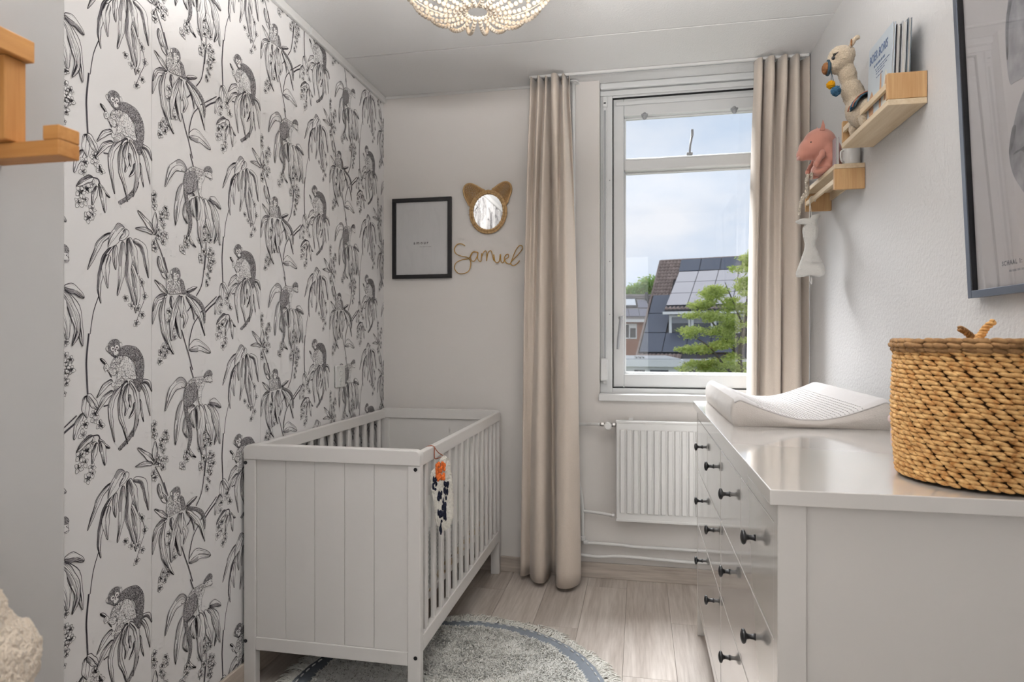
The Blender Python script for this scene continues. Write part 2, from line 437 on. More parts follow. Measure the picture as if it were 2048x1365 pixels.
# turn handle on the left stile
b = MB(); b.lathe([(.011, 0), (.011, .014), (.007, .018), (.007, .034)], 16, (-.092, Ys, 1.325), 'y')
b.v = [(q[0], 2 * Ys - q[1], q[2]) for q in b.v]
hd = b.build('handle_rose', M['steel_grey'], wi, smooth=True)
MB().tube(spline([(-.092, Ys - .034, 1.328), (-.095, Ys - .036, 1.30), (-.104, Ys - .034, 1.22), (-.107, Ys - .032, 1.165)], 5), .0085, 10, flat=.8).build('handle_lever', M['steel_grey'], wi, smooth=True)
b = MB(); rg = [( -.084 + .011 * math.cos(a), Ys - .03, 1.330 + .011 * math.sin(a)) for a in [i * PI / 8 for i in range(16)]]
b.tube(rg, .0014, 6, closed=True).build('handle_ring', mat('chrome', (0.8, 0.8, 0.82), 0.15, 0.5, 1.0), wi, smooth=True)
# roller fly-screen guide and its hand box on the jamb
MB().box(-.183, -.163, Yw - .014, Yw, .985, 2.455).build('screen_guide', G, wi, bevel=.003)
MB().box(-.178, -.168, Yw - .0155, Yw - .012, 1.00, 2.40).build('screen_groove', M['steel_grey'], wi)
MB().box(-.186, -.160, Yw - .022, Yw, 2.415, 2.472).build('screen_cap', G, wi, bevel=.007, seg=3)
MB().box(-.179, -.167, Yw - .0235, Yw - .02, 2.432, 2.438).build('cap_slot', M['rubber'], wi)
MB().box(-.196, -.157, Yw - .042, Yw, 1.000, 1.118).build('pull_box', G, wi, bevel=.009, seg=3)
for zz in (1.62, 2.04, 1.345): MB().ball((-.149, Yw - .001, zz), (.003, .002, .003), 8, 6).build('screw', M['steel_grey'], wi)
# inner sill board
sl = MB().box(WX0 - .004, WX1, YB - .022, Yw, WZ0 - .002, .938).build('sill', mat('white_sill_paint', (0.76, 0.76, 0.755), 0.4, 0.4), wi, bevel=.004)
# roller-screen pull box seen beside the right curtain
MB().box(.742, .772, YB - .05, YB - .006, .945, 1.065).build('corner_bracket', G, wi, bevel=.008)

# ---------------------------------------------------------------- curtain track
M['alu'] = mat('brushed_track', (0.55, 0.55, 0.56), 0.4, 0.5)
tr = thing('curtain_track', 'slim white aluminium curtain track fixed along the ceiling', 'curtain track', (0.1, YB - .115, ZC))
MB().box(-.54, .765, YB - .128, YB - .102, ZC - .013, ZC - .0005).build('rail', M['white_sat'], tr, bevel=.002)
MB().box(-.54, .765, YB - .117, YB - .113, ZC - .0142, ZC - .0125).build('runner_slot', M['steel_grey'], tr)
MB().box(.757, .770, YB - .131, YB - .099, ZC - .016, ZC - .0005).build('end_cap', M['white_sat'], tr, bevel=.003)

# ---------------------------------------------------------------- the open door at the left edge
dr = struct('door_1', loc=(-.77, .31, 0))
MB().box(-.79, -.75, -.10, .716, .012, 2.075).build('door_leaf', mat('door_paint', (0.50, 0.49, 0.48), 0.5, 0.4), dr, bevel=.004)
for zz in (.25, 1.05, 1.85): MB().lathe([(.008, 0), (.008, .09)], 12, (-.745, -.105, zz)).build('hinge', M['steel_grey'], dr, smooth=True)
# ================================================================ wallpaper: a half-drop print of monkeys and drooping plants
# one repeat, 533 x 661 mm, drawn in pen strokes; coordinates in mm from the seam (across) and the floor (up)
REPEAT = [
['S',3,1,[[352,1663],[334,1616],[324,1560]]],['L',12,0.4,[[406,1799],[401,1765],[405,1732]]],['L',12,0.6,[[401,1803],[369,1761],[355,1710],[351,1673],[357,1640]]],['L',18,0.3,[[383,1770],[372,1732],[379,1681]]],
['L',12,0.5,[[391,1828],[357,1802],[337,1765],[316,1723]]],['L',18,0.5,[[455,1756],[475,1711],[480,1669],[473,1621]]],['L',16,0.6,[[445,1823],[450,1771],[448,1719],[467,1655],[474,1619]]],
['L',18,0.4,[[429,1812],[427,1768],[423,1717],[410,1663]]],['L',18,0.4,[[450,1826],[465,1794],[472,1761],[481,1728]]],['L',17,0.6,[[465,1821],[499,1807],[512,1763],[520,1721]]],['L',30,0.4,[[435,1850],[411,1830],[380,1788]]],
['L',15,0.5,[[437,1847],[438,1832],[416,1813]]],['O',14,1,[[496,1706]]],['O',14,1,[[506,1668]]],['O',14,1,[[438,1659]]],['O',14,1,[[459,1640]]],['O',14,1,[[482,1634]]],['O',14,1,[[497,1617]]],['O',14,1,[[476,1592]]],
['S',2,1,[[485,1725],[506,1671],[489,1627],[473,1590]]],['S',6,1,[[320,2223],[313,2158],[314,2115],[317,2063]]],['S',6,1,[[225,1961],[250,1981],[279,1999]]],['L',18,0.3,[[316,2066],[310,2037],[315,2008]]],
['L',14,0.4,[[303,2022],[286,1993],[277,1959]]],['L',17,0.3,[[315,2068],[333,2046],[350,2025]]],['S',2,1,[[320,2064],[333,2050],[340,2036]]],['O',18,1,[[338,2004]]],['O',18,1,[[308,1994]]],['O',17,1,[[304,1968]]],
['O',18,1,[[354,1987]]],['O',18,1,[[336,2017]]],['O',18,1,[[307,1898]]],['O',17,1,[[295,1916]]],['O',18,1,[[313,1929]]],['O',18,1,[[331,1944]]],['O',18,1,[[329,1881]]],['O',18,1,[[317,1855]]],['O',18,1,[[290,1887]]],
['O',18,1,[[329,1866]]],['L',14,0.7,[[333,1961],[310,1949],[283,1927]]],['S',4,1,[[333,1961],[350,1959],[357,1934]]],['L',10,0.5,[[350,1950],[364,1934],[386,1921]]],['L',14,0.5,[[357,1943],[364,1916],[370,1878]]],
['L',12,0.4,[[345,1942],[336,1916],[330,1890]]],['L',11,0.4,[[394,2099],[369,2086],[344,2057]]],['L',12,0.5,[[397,2070],[369,2054],[340,2014]]],['S',4,1,[[365,2033],[383,2036]]],['L',5,0.5,[[489,2041],[494,2008],[502,1975]]],
['L',10,0.5,[[489,2087],[512,2053],[526,1989]]],['L',10,0.7,[[496,2091],[520,2085],[533,2058]]],
['F',9,110,[[475,1981],[484,1986],[482,1973],[468,1949],[445,1927],[421,1911],[414,1913],[415,1918],[435,1932],[455,1951],[470,1970]]],['L',8,0.6,[[470,2034],[465,2011],[449,1991]]],['L',10,0.6,[[451,2057],[451,2036],[455,2021]]],
['L',13,0.4,[[447,2087],[438,2051],[442,2026],[435,2000]]],['L',11,0.5,[[435,2086],[421,2051],[420,2002],[435,1962],[445,1922]]],['L',14,0.3,[[451,2094],[472,2066],[480,2031],[475,1980],[463,1939]]],
['L',12,0.4,[[435,2091],[403,2064],[387,2026],[391,1982],[401,1934]]],['L',9,0.6,[[445,2094],[432,2085],[424,2070]]],['L',6,0.6,[[354,2158],[372,2143],[391,2107]]],
['F',10,60,[[422,2185],[438,2191],[458,2190],[475,2186],[492,2170],[502,2149],[503,2128],[500,2104],[497,2084],[489,2063],[478,2068],[465,2093],[471,2118],[470,2139],[458,2153],[438,2164],[422,2162],[413,2161]]],
['F',4,100,[[394,2154],[413,2163],[432,2159],[422,2139],[406,2116],[397,2125],[387,2134]]],['F',2,20,[[379,2133],[405,2129],[406,2121],[400,2111],[387,2116],[377,2127]]],
['F',3,80,[[403,2094],[421,2102],[435,2096],[419,2081],[400,2073]]],['F',1.6,70,[[435,2161],[448,2159],[462,2144],[471,2118],[475,2098],[455,2100],[440,2108],[432,2122],[421,2105],[405,2094],[407,2106],[413,2125],[421,2146]]],
['F',0.3,0,[[366,2138],[374,2144],[382,2136],[379,2129],[371,2125],[367,2130]]],['N',10,1,[[367,2137],[375,2140]]],['N',10,1,[[367,2133],[375,2137]]],['N',10,1,[[367,2130],[375,2133]]],
['F',0.3,0,[[391,2094],[400,2093],[401,2084],[392,2083]]],['F',0.3,0,[[427,2109],[445,2106],[447,2101],[432,2101]]],
['F',9,70,[[378,2182],[381,2197],[394,2207],[407,2208],[416,2202],[419,2190],[417,2170],[408,2160],[397,2162],[387,2170],[379,2175]]],['F',0.2,0,[[372,2185],[377,2190],[379,2180],[376,2177]]],
['F',0.2,0,[[417,2198],[423,2200],[425,2192],[421,2184]]],['W',8,1,[[394,2183]]],['W',8,1,[[408,2187]]],['W',10,1,[[405,2172]]],['K',4,1,[[395,2183]]],['K',4,1,[[408,2186]]],['K',3,1,[[403,2177]]],['K',3,1,[[410,2178]]],
['N',16,1,[[397,2166],[405,2165],[412,2170]]],['N',12,1,[[400,2162],[406,2162],[410,2166]]],['N',10,1,[[396,2175],[397,2164],[405,2161],[413,2169],[416,2182]]],['S',4,1,[[46,1458],[63,1414]]],
['L',14,0.4,[[58,1396],[43,1415],[27,1438]]],['L',12,0.5,[[61,1351],[35,1370],[9,1388]]],['L',10,0.6,[[141,1362],[165,1373],[190,1382]]],['S',4,1,[[185,1353],[212,1394],[226,1472],[226,1488]]],
['S',4,1,[[120,1246],[138,1201],[152,1169],[169,1121]]],['S',4,1,[[153,1181],[155,1214],[172,1262],[200,1293]]],['S',4,1,[[205,1302],[242,1328],[284,1358]]],['L',28,0.5,[[153,1186],[196,1198],[255,1174]]],
['S',4,1,[[145,1303],[166,1324]]],['O',15,1,[[69,1300]]],['O',14,1,[[67,1271]]],['O',15,1,[[84,1250]]],['O',15,1,[[88,1224]]],['O',15,1,[[43,1193]]],['O',15,1,[[59,1183]]],['O',14,1,[[33,1179]]],['O',14,1,[[50,1169]]],
['O',14,1,[[30,1153]]],['O',14,1,[[64,1190]]],['O',10,1,[[250,1475]]],['O',10,1,[[258,1463]]],['O',10,1,[[242,1451]]],['O',10,1,[[254,1439]]],['O',10,1,[[240,1427]]],['O',10,1,[[248,1416]]],['O',10,1,[[234,1403]]],
['O',10,1,[[238,1393]]],['O',10,1,[[254,1489]]],['O',10,1,[[266,1475]]],['L',8,0.6,[[152,1334],[170,1310],[176,1278]]],['L',16,0.4,[[59,1347],[19,1326],[1,1260]]],['L',10,0.5,[[50,1344],[18,1333],[2,1297]]],
['L',14,0.4,[[41,1308],[50,1238],[66,1200],[87,1172]]],['L',15,0.4,[[50,1340],[37,1296],[46,1238],[64,1200]]],['L',13,0.7,[[76,1346],[79,1327],[81,1308]]],['L',18,0.4,[[122,1347],[124,1312],[138,1283],[127,1250]]],
['L',21,0.9,[[117,1322],[99,1292],[106,1250],[117,1219]]],['L',15,0.3,[[111,1351],[89,1299],[77,1250],[76,1212]]],['L',16,0.3,[[120,1349],[117,1322],[120,1283]]],['L',14,0.4,[[138,1350],[170,1325],[204,1285],[226,1228]]],
['K',5,1,[[214,1255]]],['F',9,120,[[136,1361],[159,1357],[189,1347],[213,1332],[226,1312],[229,1291],[225,1268],[220,1283],[215,1306],[202,1325],[181,1339],[152,1349]]],
['F',3.5,80,[[76,1411],[61,1399],[55,1380],[59,1359],[71,1352],[99,1354],[117,1357],[136,1360],[131,1384],[124,1397],[113,1401]]],['F',7,80,[[113,1400],[124,1397],[131,1379],[138,1358],[120,1358],[115,1378]]],
['N',14,1,[[71,1362],[82,1359],[96,1372]]],['N',14,1,[[96,1386],[106,1375],[108,1360]]],['F',9,100,[[74,1413],[77,1424],[93,1432],[108,1429],[114,1416],[111,1401],[96,1392],[82,1396]]],['W',8,1,[[91,1411]]],['W',7,1,[[103,1409]]],
['W',10,1,[[93,1399]]],['K',2,1,[[93,1412]]],['K',4,1,[[103,1408]]],['N',12,1,[[87,1398],[94,1396],[101,1399]]],['F',0.2,0,[[72,1420],[78,1423],[80,1414],[74,1412]]],['S',4,1,[[157,1793],[172,1758]]],
['S',3,1,[[11,1511],[34,1473],[57,1421]]],['L',16,0.5,[[7,1518],[11,1552],[12,1584]]],['L',14,0.5,[[6,1525],[-17,1547],[-54,1576]]],['L',10,0.4,[[1,1521],[-25,1527],[-63,1525]]],['L',12,0.5,[[24,1459],[32,1428],[42,1412]]],
['O',14,1,[[10,1634]]],['O',14,1,[[6,1618]]],['O',14,1,[[9,1602]]],['O',14,1,[[39,1584]]],['O',14,1,[[54,1602]]],['O',16,1,[[57,1582]]],['O',15,1,[[35,1568]]],['O',14,1,[[45,1553]]],['O',14,1,[[24,1535]]],['O',14,1,[[24,1518]]],
['O',14,1,[[54,1526]]],['O',14,1,[[42,1503]]],['O',14,1,[[6,1493]]],['O',15,1,[[12,1480]]],['O',14,1,[[34,1524]]],['L',24,0.5,[[135,1732],[119,1747],[78,1725],[50,1666]]],['L',19,0.4,[[124,1693],[103,1632],[93,1560]]],
['L',12,0.5,[[139,1640],[132,1602],[145,1573]]],['L',8,0.5,[[148,1543],[162,1521],[184,1506]]],['O',14,1,[[141,1530]]],['O',15,1,[[135,1515]]],['O',14,1,[[143,1508]]],['O',14,1,[[121,1495]]],['O',14,1,[[126,1488]]],
['S',3,1,[[229,1588],[231,1513],[224,1439]]],['O',14,1,[[224,1579]]],['O',15,1,[[220,1554]]],['O',15,1,[[241,1554]]],['O',15,1,[[251,1540]]],['O',14,1,[[200,1532]]],['O',15,1,[[224,1536]]],['O',15,1,[[220,1500]]],
['O',14,1,[[206,1482]]],['O',15,1,[[208,1469]]],['O',15,1,[[249,1507]]],['O',16,1,[[265,1498]]],['O',15,1,[[243,1492]]],['O',16,1,[[257,1478]]],['O',16,1,[[265,1472]]],['O',15,1,[[249,1463]]],['O',15,1,[[251,1450]]],
['L',18,0.6,[[247,1674],[276,1670],[305,1651]]],['L',18,0.6,[[253,1661],[284,1615],[300,1530]]],['L',18,0.5,[[238,1668],[265,1633],[286,1576],[270,1531]]],['L',29,0.4,[[220,1668],[234,1633],[251,1584],[257,1546]]],
['L',10,0.5,[[169,1670],[162,1634],[176,1599]]],['L',25,0.4,[[200,1669],[210,1617],[202,1568],[211,1509]]],['L',18,0.9,[[185,1668],[192,1635],[189,1590]]],['L',14,0.4,[[177,1669],[154,1659],[147,1641]]],
['F',9,100,[[130,1679],[143,1677],[148,1642],[160,1613],[165,1585],[162,1561],[152,1541],[144,1542],[150,1559],[151,1585],[145,1610],[137,1634]]],
['F',4,50,[[132,1718],[139,1736],[154,1750],[173,1758],[200,1758],[224,1758],[233,1753],[224,1739],[204,1723],[189,1719],[169,1733]]],
['F',6,60,[[126,1699],[135,1725],[154,1737],[177,1742],[187,1724],[186,1692],[169,1678],[148,1669],[130,1677]]],['F',1.2,95,[[200,1730],[220,1743],[224,1734],[210,1711],[206,1678],[216,1670],[200,1672],[192,1694],[192,1715]]],
['N',16,1,[[175,1719],[169,1678]]],['N',12,1,[[189,1719],[185,1676]]],['F',8,70,[[219,1759],[226,1769],[241,1777],[253,1776],[260,1766],[257,1757],[241,1755],[224,1755]]],
['F',0.6,80,[[224,1754],[241,1758],[259,1757],[258,1747],[261,1740],[254,1736],[243,1741],[232,1742]]],['W',6,1,[[236,1753]]],['K',3,1,[[236,1753]]],['K',2,1,[[254,1752]]],['N',16,1,[[248,1739],[261,1741]]],
['N',12,1,[[253,1752],[261,1746]]]
]
PAPER, INK, MID, WASH = 0, 1, 2, 3
rnd = random.Random(11)
def strip2d(q, pts, w0, w1, layer, mi, taper=True):
    """A pen stroke: ribbon along 2d points, thick in the middle."""
    n = len(pts); L_, R_ = [], []
    for i, p in enumerate(pts):
        a = pts[min(i + 1, n - 1)]; c = pts[max(i - 1, 0)]
        dx, dy = a[0] - c[0], a[1] - c[1]; d = math.hypot(dx, dy) or 1
        t = i / (n - 1); w = (w0 + (w1 - w0) * t) / 2
        if taper: w *= 0.25 + 0.75 * math.sin(PI * (0.08 + 0.84 * t))
        L_.append((p[0] - dy / d * w, p[1] + dx / d * w)); R_.append((p[0] + dy / d * w, p[1] - dx / d * w))
    q.append((layer, mi, L_ + R_, [(i, i + 1, n + i + 1, n + i) for i in range(n - 1)]))
def poly2d(q, pts, layer, mi): q.append((layer, mi, list(pts), [tuple(range(len(pts)))]))
def inside(p, poly):
    r = False; n = len(poly)
    for i in range(n):
        a, b_ = poly[i], poly[i - 1]
        if (a[1] > p[1]) != (b_[1] > p[1]) and p[0] < (b_[0] - a[0]) * (p[1] - a[1]) / (b_[1] - a[1]) + a[0]: r = not r
    return r
def draw_repeat():
    q = []; layer = 0
    for kind, w, k, pts in REPEAT:
        layer += 1
        if kind == 'L':
            sp = spline(pts, 6); n = len(sp); w = max(w, 5) * 1.3
            seed = rnd.uniform(0, 9)
            prof = [max(0.03, math.sin(PI * min(1, (i / (n - 1)) ** 0.75 * 0.97 + 0.02)) ** 0.8) * (1 + .12 * math.sin(i * 1.1 + seed)) for i in range(n)]
            nor = []
            for i in range(n):
                a = sp[min(i + 1, n - 1)]; c = sp[max(i - 1, 0)]; dx, dy = a[0] - c[0], a[1] - c[1]; d = math.hypot(dx, dy) or 1
                nor.append((-dy / d, dx / d))
            at = lambda i, f: (sp[i][0] + nor[i][0] * w / 2 * prof[i] * f, sp[i][1] + nor[i][1] * w / 2 * prof[i] * f)
            for i in range(n - 1): poly2d(q, [at(i, -1), at(i + 1, -1), at(i + 1, 1), at(i, 1)], layer, PAPER)
            if k >= .35:
                for i in range(n - 1):
                    if i < n * .45 or i > n * .78: poly2d(q, [at(i, -1), at(i + 1, -1), at(i + 1, -.35), at(i, -.35)], layer + .2, WASH)
            strip2d(q, [at(i, 1) for i in range(n)], 1.9, 1.3, layer + .5, INK, False)
            strip2d(q, [at(i, -1) for i in range(n)], 1.5, 1.5, layer + .5, INK, False)
            strip2d(q, [at(i, .12 * math.sin(i * .5 + seed)) for i in range(n)], 1.5, .8, layer + .5, INK)
            # hatching: shade one flank, the base and the tip
            nh = int(10 + 20 * k)
            for h in range(nh):
                f = rnd.uniform(-.92, .05) if rnd.random() < .7 else rnd.uniform(-.9, .9)
                if rnd.random() < .55: a0, a1 = 0, int(n * rnd.uniform(.2, .55))
                else: a0, a1 = int(n * rnd.uniform(.45, .75)), n - 1
                if k > .8: a0, a1 = int(n * rnd.uniform(0, .3)), int(n * rnd.uniform(.6, .98))
                if a1 - a0 >= 2: strip2d(q, [at(i, f) for i in range(a0, a1 + 1)], rnd.uniform(.7, 1.5), .6, layer + .5, INK if rnd.random() < .6 else MID)
            if k >= .6:
                for h in range(3): strip2d(q, [at(i, -.25 - .25 * h) for i in range(n // 6, int(n * .85))], 2.2, 1.5, layer + .45, MID)
        elif kind == 'S':
            sp = spline(pts, 6)
            nx = []
            strip2d(q, sp, w * .95, w * .95, layer, MID, False)
            strip2d(q, sp, w * .55, w * .35, layer + .4, INK, False)
        elif kind == 'O':
            cx, cy = pts[0]; r = max(w * .80, 8); n0 = rnd.uniform(0, 6.3); np_ = rnd.choice((4, 5, 5))
            for j in range(np_):
                a = n0 + j * 2 * PI / np_ + rnd.uniform(-.25, .25); rr = r * rnd.uniform(.8, 1.25); ww = rr * .36
                ca, sa = math.cos(a), math.sin(a)
                loc = lambda u, v: (cx + ca * u - sa * v, cy + sa * u + ca * v)
                oval = [loc(rr * t, s_ * ww * math.sin(PI * min(1, t * .93 + .05)) ** .8) for s_, ts in ((1, (.05, .3, .55, .8, 1)), (-1, (.8, .55, .3, .05))) for t in ts]
                poly2d(q, oval, layer, PAPER)
                strip2d(q, oval[:5], 1.0, 1.0, layer + .5, INK, False); strip2d(q, oval[4:], .9, .9, layer + .5, INK, False)
                for h in range(3):
                    v = rnd.uniform(-.5, .5) * ww
                    strip2d(q, [loc(rr * .05, v * .4), loc(rr * .35, v), loc(rr * rnd.uniform(.5, .8), v)], 1.1, .5, layer + .5, INK if h else MID)
            for h in range(2):
                a = rnd.uniform(0, 6.3); strip2d(q, [(cx, cy), (cx + math.cos(a) * r * .4, cy + math.sin(a) * r * .3)], 1.6, 1.0, layer + .6, INK, False)
        elif kind == 'F':
            poly = spline(pts, 4, True); poly2d(q, poly, layer, WASH if w >= 6 else PAPER)
            cl = poly + [poly[0]]
            strip2d(q, cl, 1.0, 1.0, layer + .6, INK, False)
            xs = [p[0] for p in poly]; ys = [p[1] for p in poly]
            area = 0
            for i in range(len(poly)): area += poly[i - 1][0] * poly[i][1] - poly[i][0] * poly[i - 1][1]
            n = int(abs(area) / 2 * w * (0.040 if w >= 6 else 0.062))
            done = tries = 0
            while done < n and tries < n * 12:
                tries += 1
                p = (rnd.uniform(min(xs), max(xs)), rnd.uniform(min(ys), max(ys)))
                if not inside(p, poly): continue
                done += 1
                a = math.radians(k + rnd.gauss(0, 35)); ln = rnd.uniform(1.6, 3.6)
                e = (p[0] + math.cos(a) * ln, p[1] - math.sin(a) * ln); c = ((p[0] + e[0]) / 2 + rnd.uniform(-.5, .5), (p[1] + e[1]) / 2 + rnd.uniform(-.5, .5))
                strip2d(q, [p, c, e], 1.25, 1.0, layer + .5, INK if rnd.random() < .62 else MID)
            # bristle along the edge
            for i in range(0, len(poly)):
                if w >= 3 and rnd.random() < .8:
                    p = poly[i]; a = rnd.uniform(0, 6.3); strip2d(q, [p, (p[0] + math.cos(a) * 2.4, p[1] + math.sin(a) * 2.4)], 1.0, .6, layer + .6, INK)
        elif kind == 'N':
            strip2d(q, spline(pts, 4) if len(pts) > 2 else pts, w * .09, w * .09, layer + .5, INK, False)
        elif kind in 'KW':
            cx, cy = pts[0]; r = max(w * (.62 if kind == 'K' else .9), 1.6)
            poly2d(q, [(cx + r * math.cos(a * PI / 5), cy + r * math.sin(a * PI / 5)) for a in range(10)], layer, INK if kind == 'K' else PAPER)
            if kind == 'W': strip2d(q, [(cx + r * math.cos(a * PI / 5), cy + r * math.sin(a * PI / 5)) for a in range(11)], .8, .8, layer + .3, INK, False)
    return q, layer
PRINT, NLAY = draw_repeat()
SW, SREP, SEAM = 0.533, 0.661, 1.5858
def clip_poly(pts, axis, lim, keep_less):
    out = []
    for i in range(len(pts)):
        a, c = pts[i - 1], pts[i]
        ia = a[axis] <= lim if keep_less else a[axis] >= lim
        ic = c[axis] <= lim if keep_less else c[axis] >= lim
        if ia != ic:
            t = (lim - a[axis]) / (c[axis] - a[axis]); out.append((a[0] + (c[0] - a[0]) * t, a[1] + (c[1] - a[1]) * t))
        if ic: out.append(c)
    return out
ZT, Z0 = ZC - .036, .078
for si in range(-3, 4):
    y0 = SEAM + si * SW; y1 = y0 + SW
    ya, yb = max(y0, YF), min(y1, YB)
    if yb - ya < .02: continue
    strip_o = MB().box(XL + .0002, XL + .0008, ya + .0005, yb - .0005, Z0, ZT).build('wallpaper_strip', M['paper'], wl_, fix=True)
    mb = MB(); vs, fs, ms = mb.v, mb.f, mb.m
    dx0 = XL + .0010
    for nb in (-1, 0, 1):                     # the neighbours' motifs reach across the seams
        yo = y0 + nb * SW; drop = -0.330 * ((si + nb) % 2)
        for kk in range(-3, 4):
            zo = drop + kk * SREP
            for layer, mi, pts, faces in PRINT:
                hs = [p[0] / 1000 + yo for p in pts]; hmin, hmax = min(hs), max(hs)
                if hmax < ya or hmin > yb: continue
                zs = [p[1] / 1000 + zo for p in pts]; zmin, zmax = min(zs), max(zs)
                if zmax < Z0 or zmin > ZT: continue
                xx = dx0 + layer * 1.2e-5
                if zmin >= Z0 and zmax <= ZT and hmin >= ya and hmax <= yb:
                    n = len(vs)
                    vs.extend((xx, a, c) for a, c in zip(hs, zs))
                    for f in faces: fs.append(tuple(i + n for i in f)); ms.append(mi)
                else:
                    for f in faces:
                        pp = [(hs[i], zs[i]) for i in f]
                        for ax, lim, less in ((0, ya, False), (0, yb, True), (1, Z0, False), (1, ZT, True)):
                            if pp: pp = clip_poly(pp, ax, lim, less)
                        if len(pp) >= 3:
                            n = len(vs); vs.extend((xx, a, c) for a, c in pp); fs.append(tuple(range(n, n + len(pp)))); ms.append(mi)
    mb.build('print', [M['paper'], M['ink'], M['ink_mid'], M['ink_wash']], strip_o, fix=False)
# ================================================================ cot
CX0, CX1, CY0, CY1 = -1.358, -0.708, 2.002, 3.240
cr = thing('crib', 'warm white wooden baby cot with slatted sides and boarded end', 'cot', ((CX0 + CX1) / 2, (CY0 + CY1) / 2, 0))
W = M['crib']
def crib_end(y0, y1, out):
    t = 0.028 if out < 0 else 0.028
    en = thing('end_panel', None, None); en.parent = cr; en.location = (0, 0, 0)
    # posts, rounded cap rail, lower rail and five boards with V joints
    for a, c in ((CX0, CX0 + .045), (CX1 - .045, CX1)):
        MB().box(a, c, y0, y1, 0, .797).build('leg', W, en, bevel=.003)
    r = .022
    arc = [(CX0, .797)] + [(CX0 + r - r * math.cos(a), .848 - r + r * math.sin(a)) for a in [i * PI / 12 for i in range(7)]]
    arc += [(CX1 - r + r * math.sin(a), .848 - r + r * math.cos(a)) for a in [i * PI / 12 for i in range(7)]] + [(CX1, .797)]
    MB().prism(arc, lambda x, z: (x, y0 - .003, z), lambda x, z: (x, y1 + .003, z)).build('cap_rail', W, en, bevel=.003)
    MB().box(CX0 + .045, CX1 - .045, y0 + .002, y1 - .002, .131, .176).build('lower_rail', W, en, bevel=.002)
    ed = [CX0 + .045, -1.2007, -1.0918, -0.9813, -0.8748, CX1 - .045]
    if out < 0:
        for a, c in zip(ed, ed[1:]):
            MB().box(a + .0003, c - .0003, y0 + .008, y1 - .006, .176, .797).build('board', W, en, bevel=.0012, seg=1)
    else:
        MB().box(ed[0], ed[-1], y0 + .008, y1 - .006, .176, .797).build('flat_panel', W, en)
    for x in (CX0 + .006, CX1 - .017):
        for z in (.785, .161):
            yy = y0 - .0005 if out < 0 else y1 + .0005
            b = MB(); b.lathe([(.0065, 0), (.0065, .0015), (.0035, .002)], 14, (x + (.002 if x < -1 else 0), yy - (.0015 if out < 0 else -.0015) * 1, z), 'y')
            b.build('bolt', M['black_metal'], en, smooth=False)
crib_end(CY0, CY0 + .030, -1)
crib_end(CY1 - .030, CY1, 1)
def crib_side(x0, x1, full=True):
    sd = thing('slat_side', None, None); sd.parent = cr; sd.location = (0, 0, 0)
    MB().box(x0, x1, CY0 + .030, CY1 - .030, .793, .840).build('top_rail', W, sd, bevel=.004)
    MB().box(x0, x1, CY0 + .030, CY1 - .030, .171, .227).build('bottom_rail', W, sd, bevel=.004)
    n = 13; a, c = CY0 + .030, CY1 - .030
    xm = (x0 + x1) / 2
    sm = MB().box(-.007, .007, -.0145, .0145, .222, .798).mesh('slat'); sm.materials.append(W)
    for i in range(n):
        y = a + (c - a) * (i + .62) / (n + .24)
        o = piece('slat', sm, sd, (xm - cr.location.x, y - cr.location.y, 0))
        bv = o.modifiers.new('bevel', 'BEVEL'); bv.width = .003; bv.segments = 2
crib_side(CX1 - .024, CX1)
crib_side(CX0, CX0 + .024)
# slatted base
bs = thing('mattress_base', None, None); bs.parent = cr
b = MB()
for x in (CX0 + .03, CX1 - .06): b.box(x, x + .03, CY0 + .03, CY1 - .03, .285, .31)
b.build('base_frame', W, bs, bevel=.002)
lm = MB().box(CX0 + .03, CX1 - .03, -.03, .03, .31, .318).mesh('lath'); lm.materials.append(M['pine'])
for i in range(9):
    piece('lath', lm, bs, (-cr.location.x, CY0 + .08 + i * .134 - cr.location.y, 0))

# mattress and bedding lie in the cot
M['sheet'] = mat('white_cotton_sheet', (0.72, 0.71, 0.69), 0.9, 0.2, sheen=0.2, bump=(40, 0.3, 0.006))
mt = thing('cot_mattress', 'white cot mattress lying on the slats inside the cot', 'mattress', (-1.033, 2.62, .318))
MB().box(CX0 + .050, CX1 - .060, CY0 + .04, CY1 - .04, .319, .40).build('core', M['sheet'], mt, bevel=.02, seg=4)
b = MB(); r0, r1, s0, s1 = CX0 + .050, CX1 - .060, CY0 + .04, CY1 - .04
for z in (.325, .395): b.tube([(r0, s0 + .01, z), (r1, s0 + .01, z), (r1, s1 - .01, z), (r0, s1 - .01, z)], .003, 6, closed=True)
b.build('piping', M['sheet'], mt)

# chunky white knitted blanket folded over the near half
M['knit'] = mat('white_chunky_knit', (0.73, 0.72, 0.69), 0.95, 0.1, sheen=0.4, bump=(300, 0.5, 0.002))
kb = thing('knitted_blanket', 'chunky white knitted blanket bunched in the near half of the cot', 'blanket', (-1.03, 2.32, .40))
b = MB()
def quilt(u, v):
    x = CX0 + .05 + u * (CX1 - CX0 - .085); y = CY0 + .05 + v * .60
    e = min(1, min(u, 1 - u) * 14); f = min(1, (1 - v) * 2.2) ** .8
    z = .402 + .125 * e ** .5 * f * (1 + .12 * math.sin(6 * u + 9 * v) + .1 * noise.noise((u * 4, v * 5, 2)))
    return (x, y, z)
b.grid(quilt, 26, 26)
def skirt_(u, v):   # the side pressed against the slats
    y = CY0 + .05 + v * .60; f = min(1, (1 - v) * 2.2) ** .8
    zt = .402 + .125 * f * (1 + .1 * math.sin(9 * v)); zb = .30 + .10 * v + .02 * math.sin(17 * v)
    return (CX1 - .033 - .004 * math.sin(PI * u) , y, zb + (zt - zb) * u)
b.grid(skirt_, 6, 26)
b.build('fold', M['knit'], kb, smooth=True, fix=False)
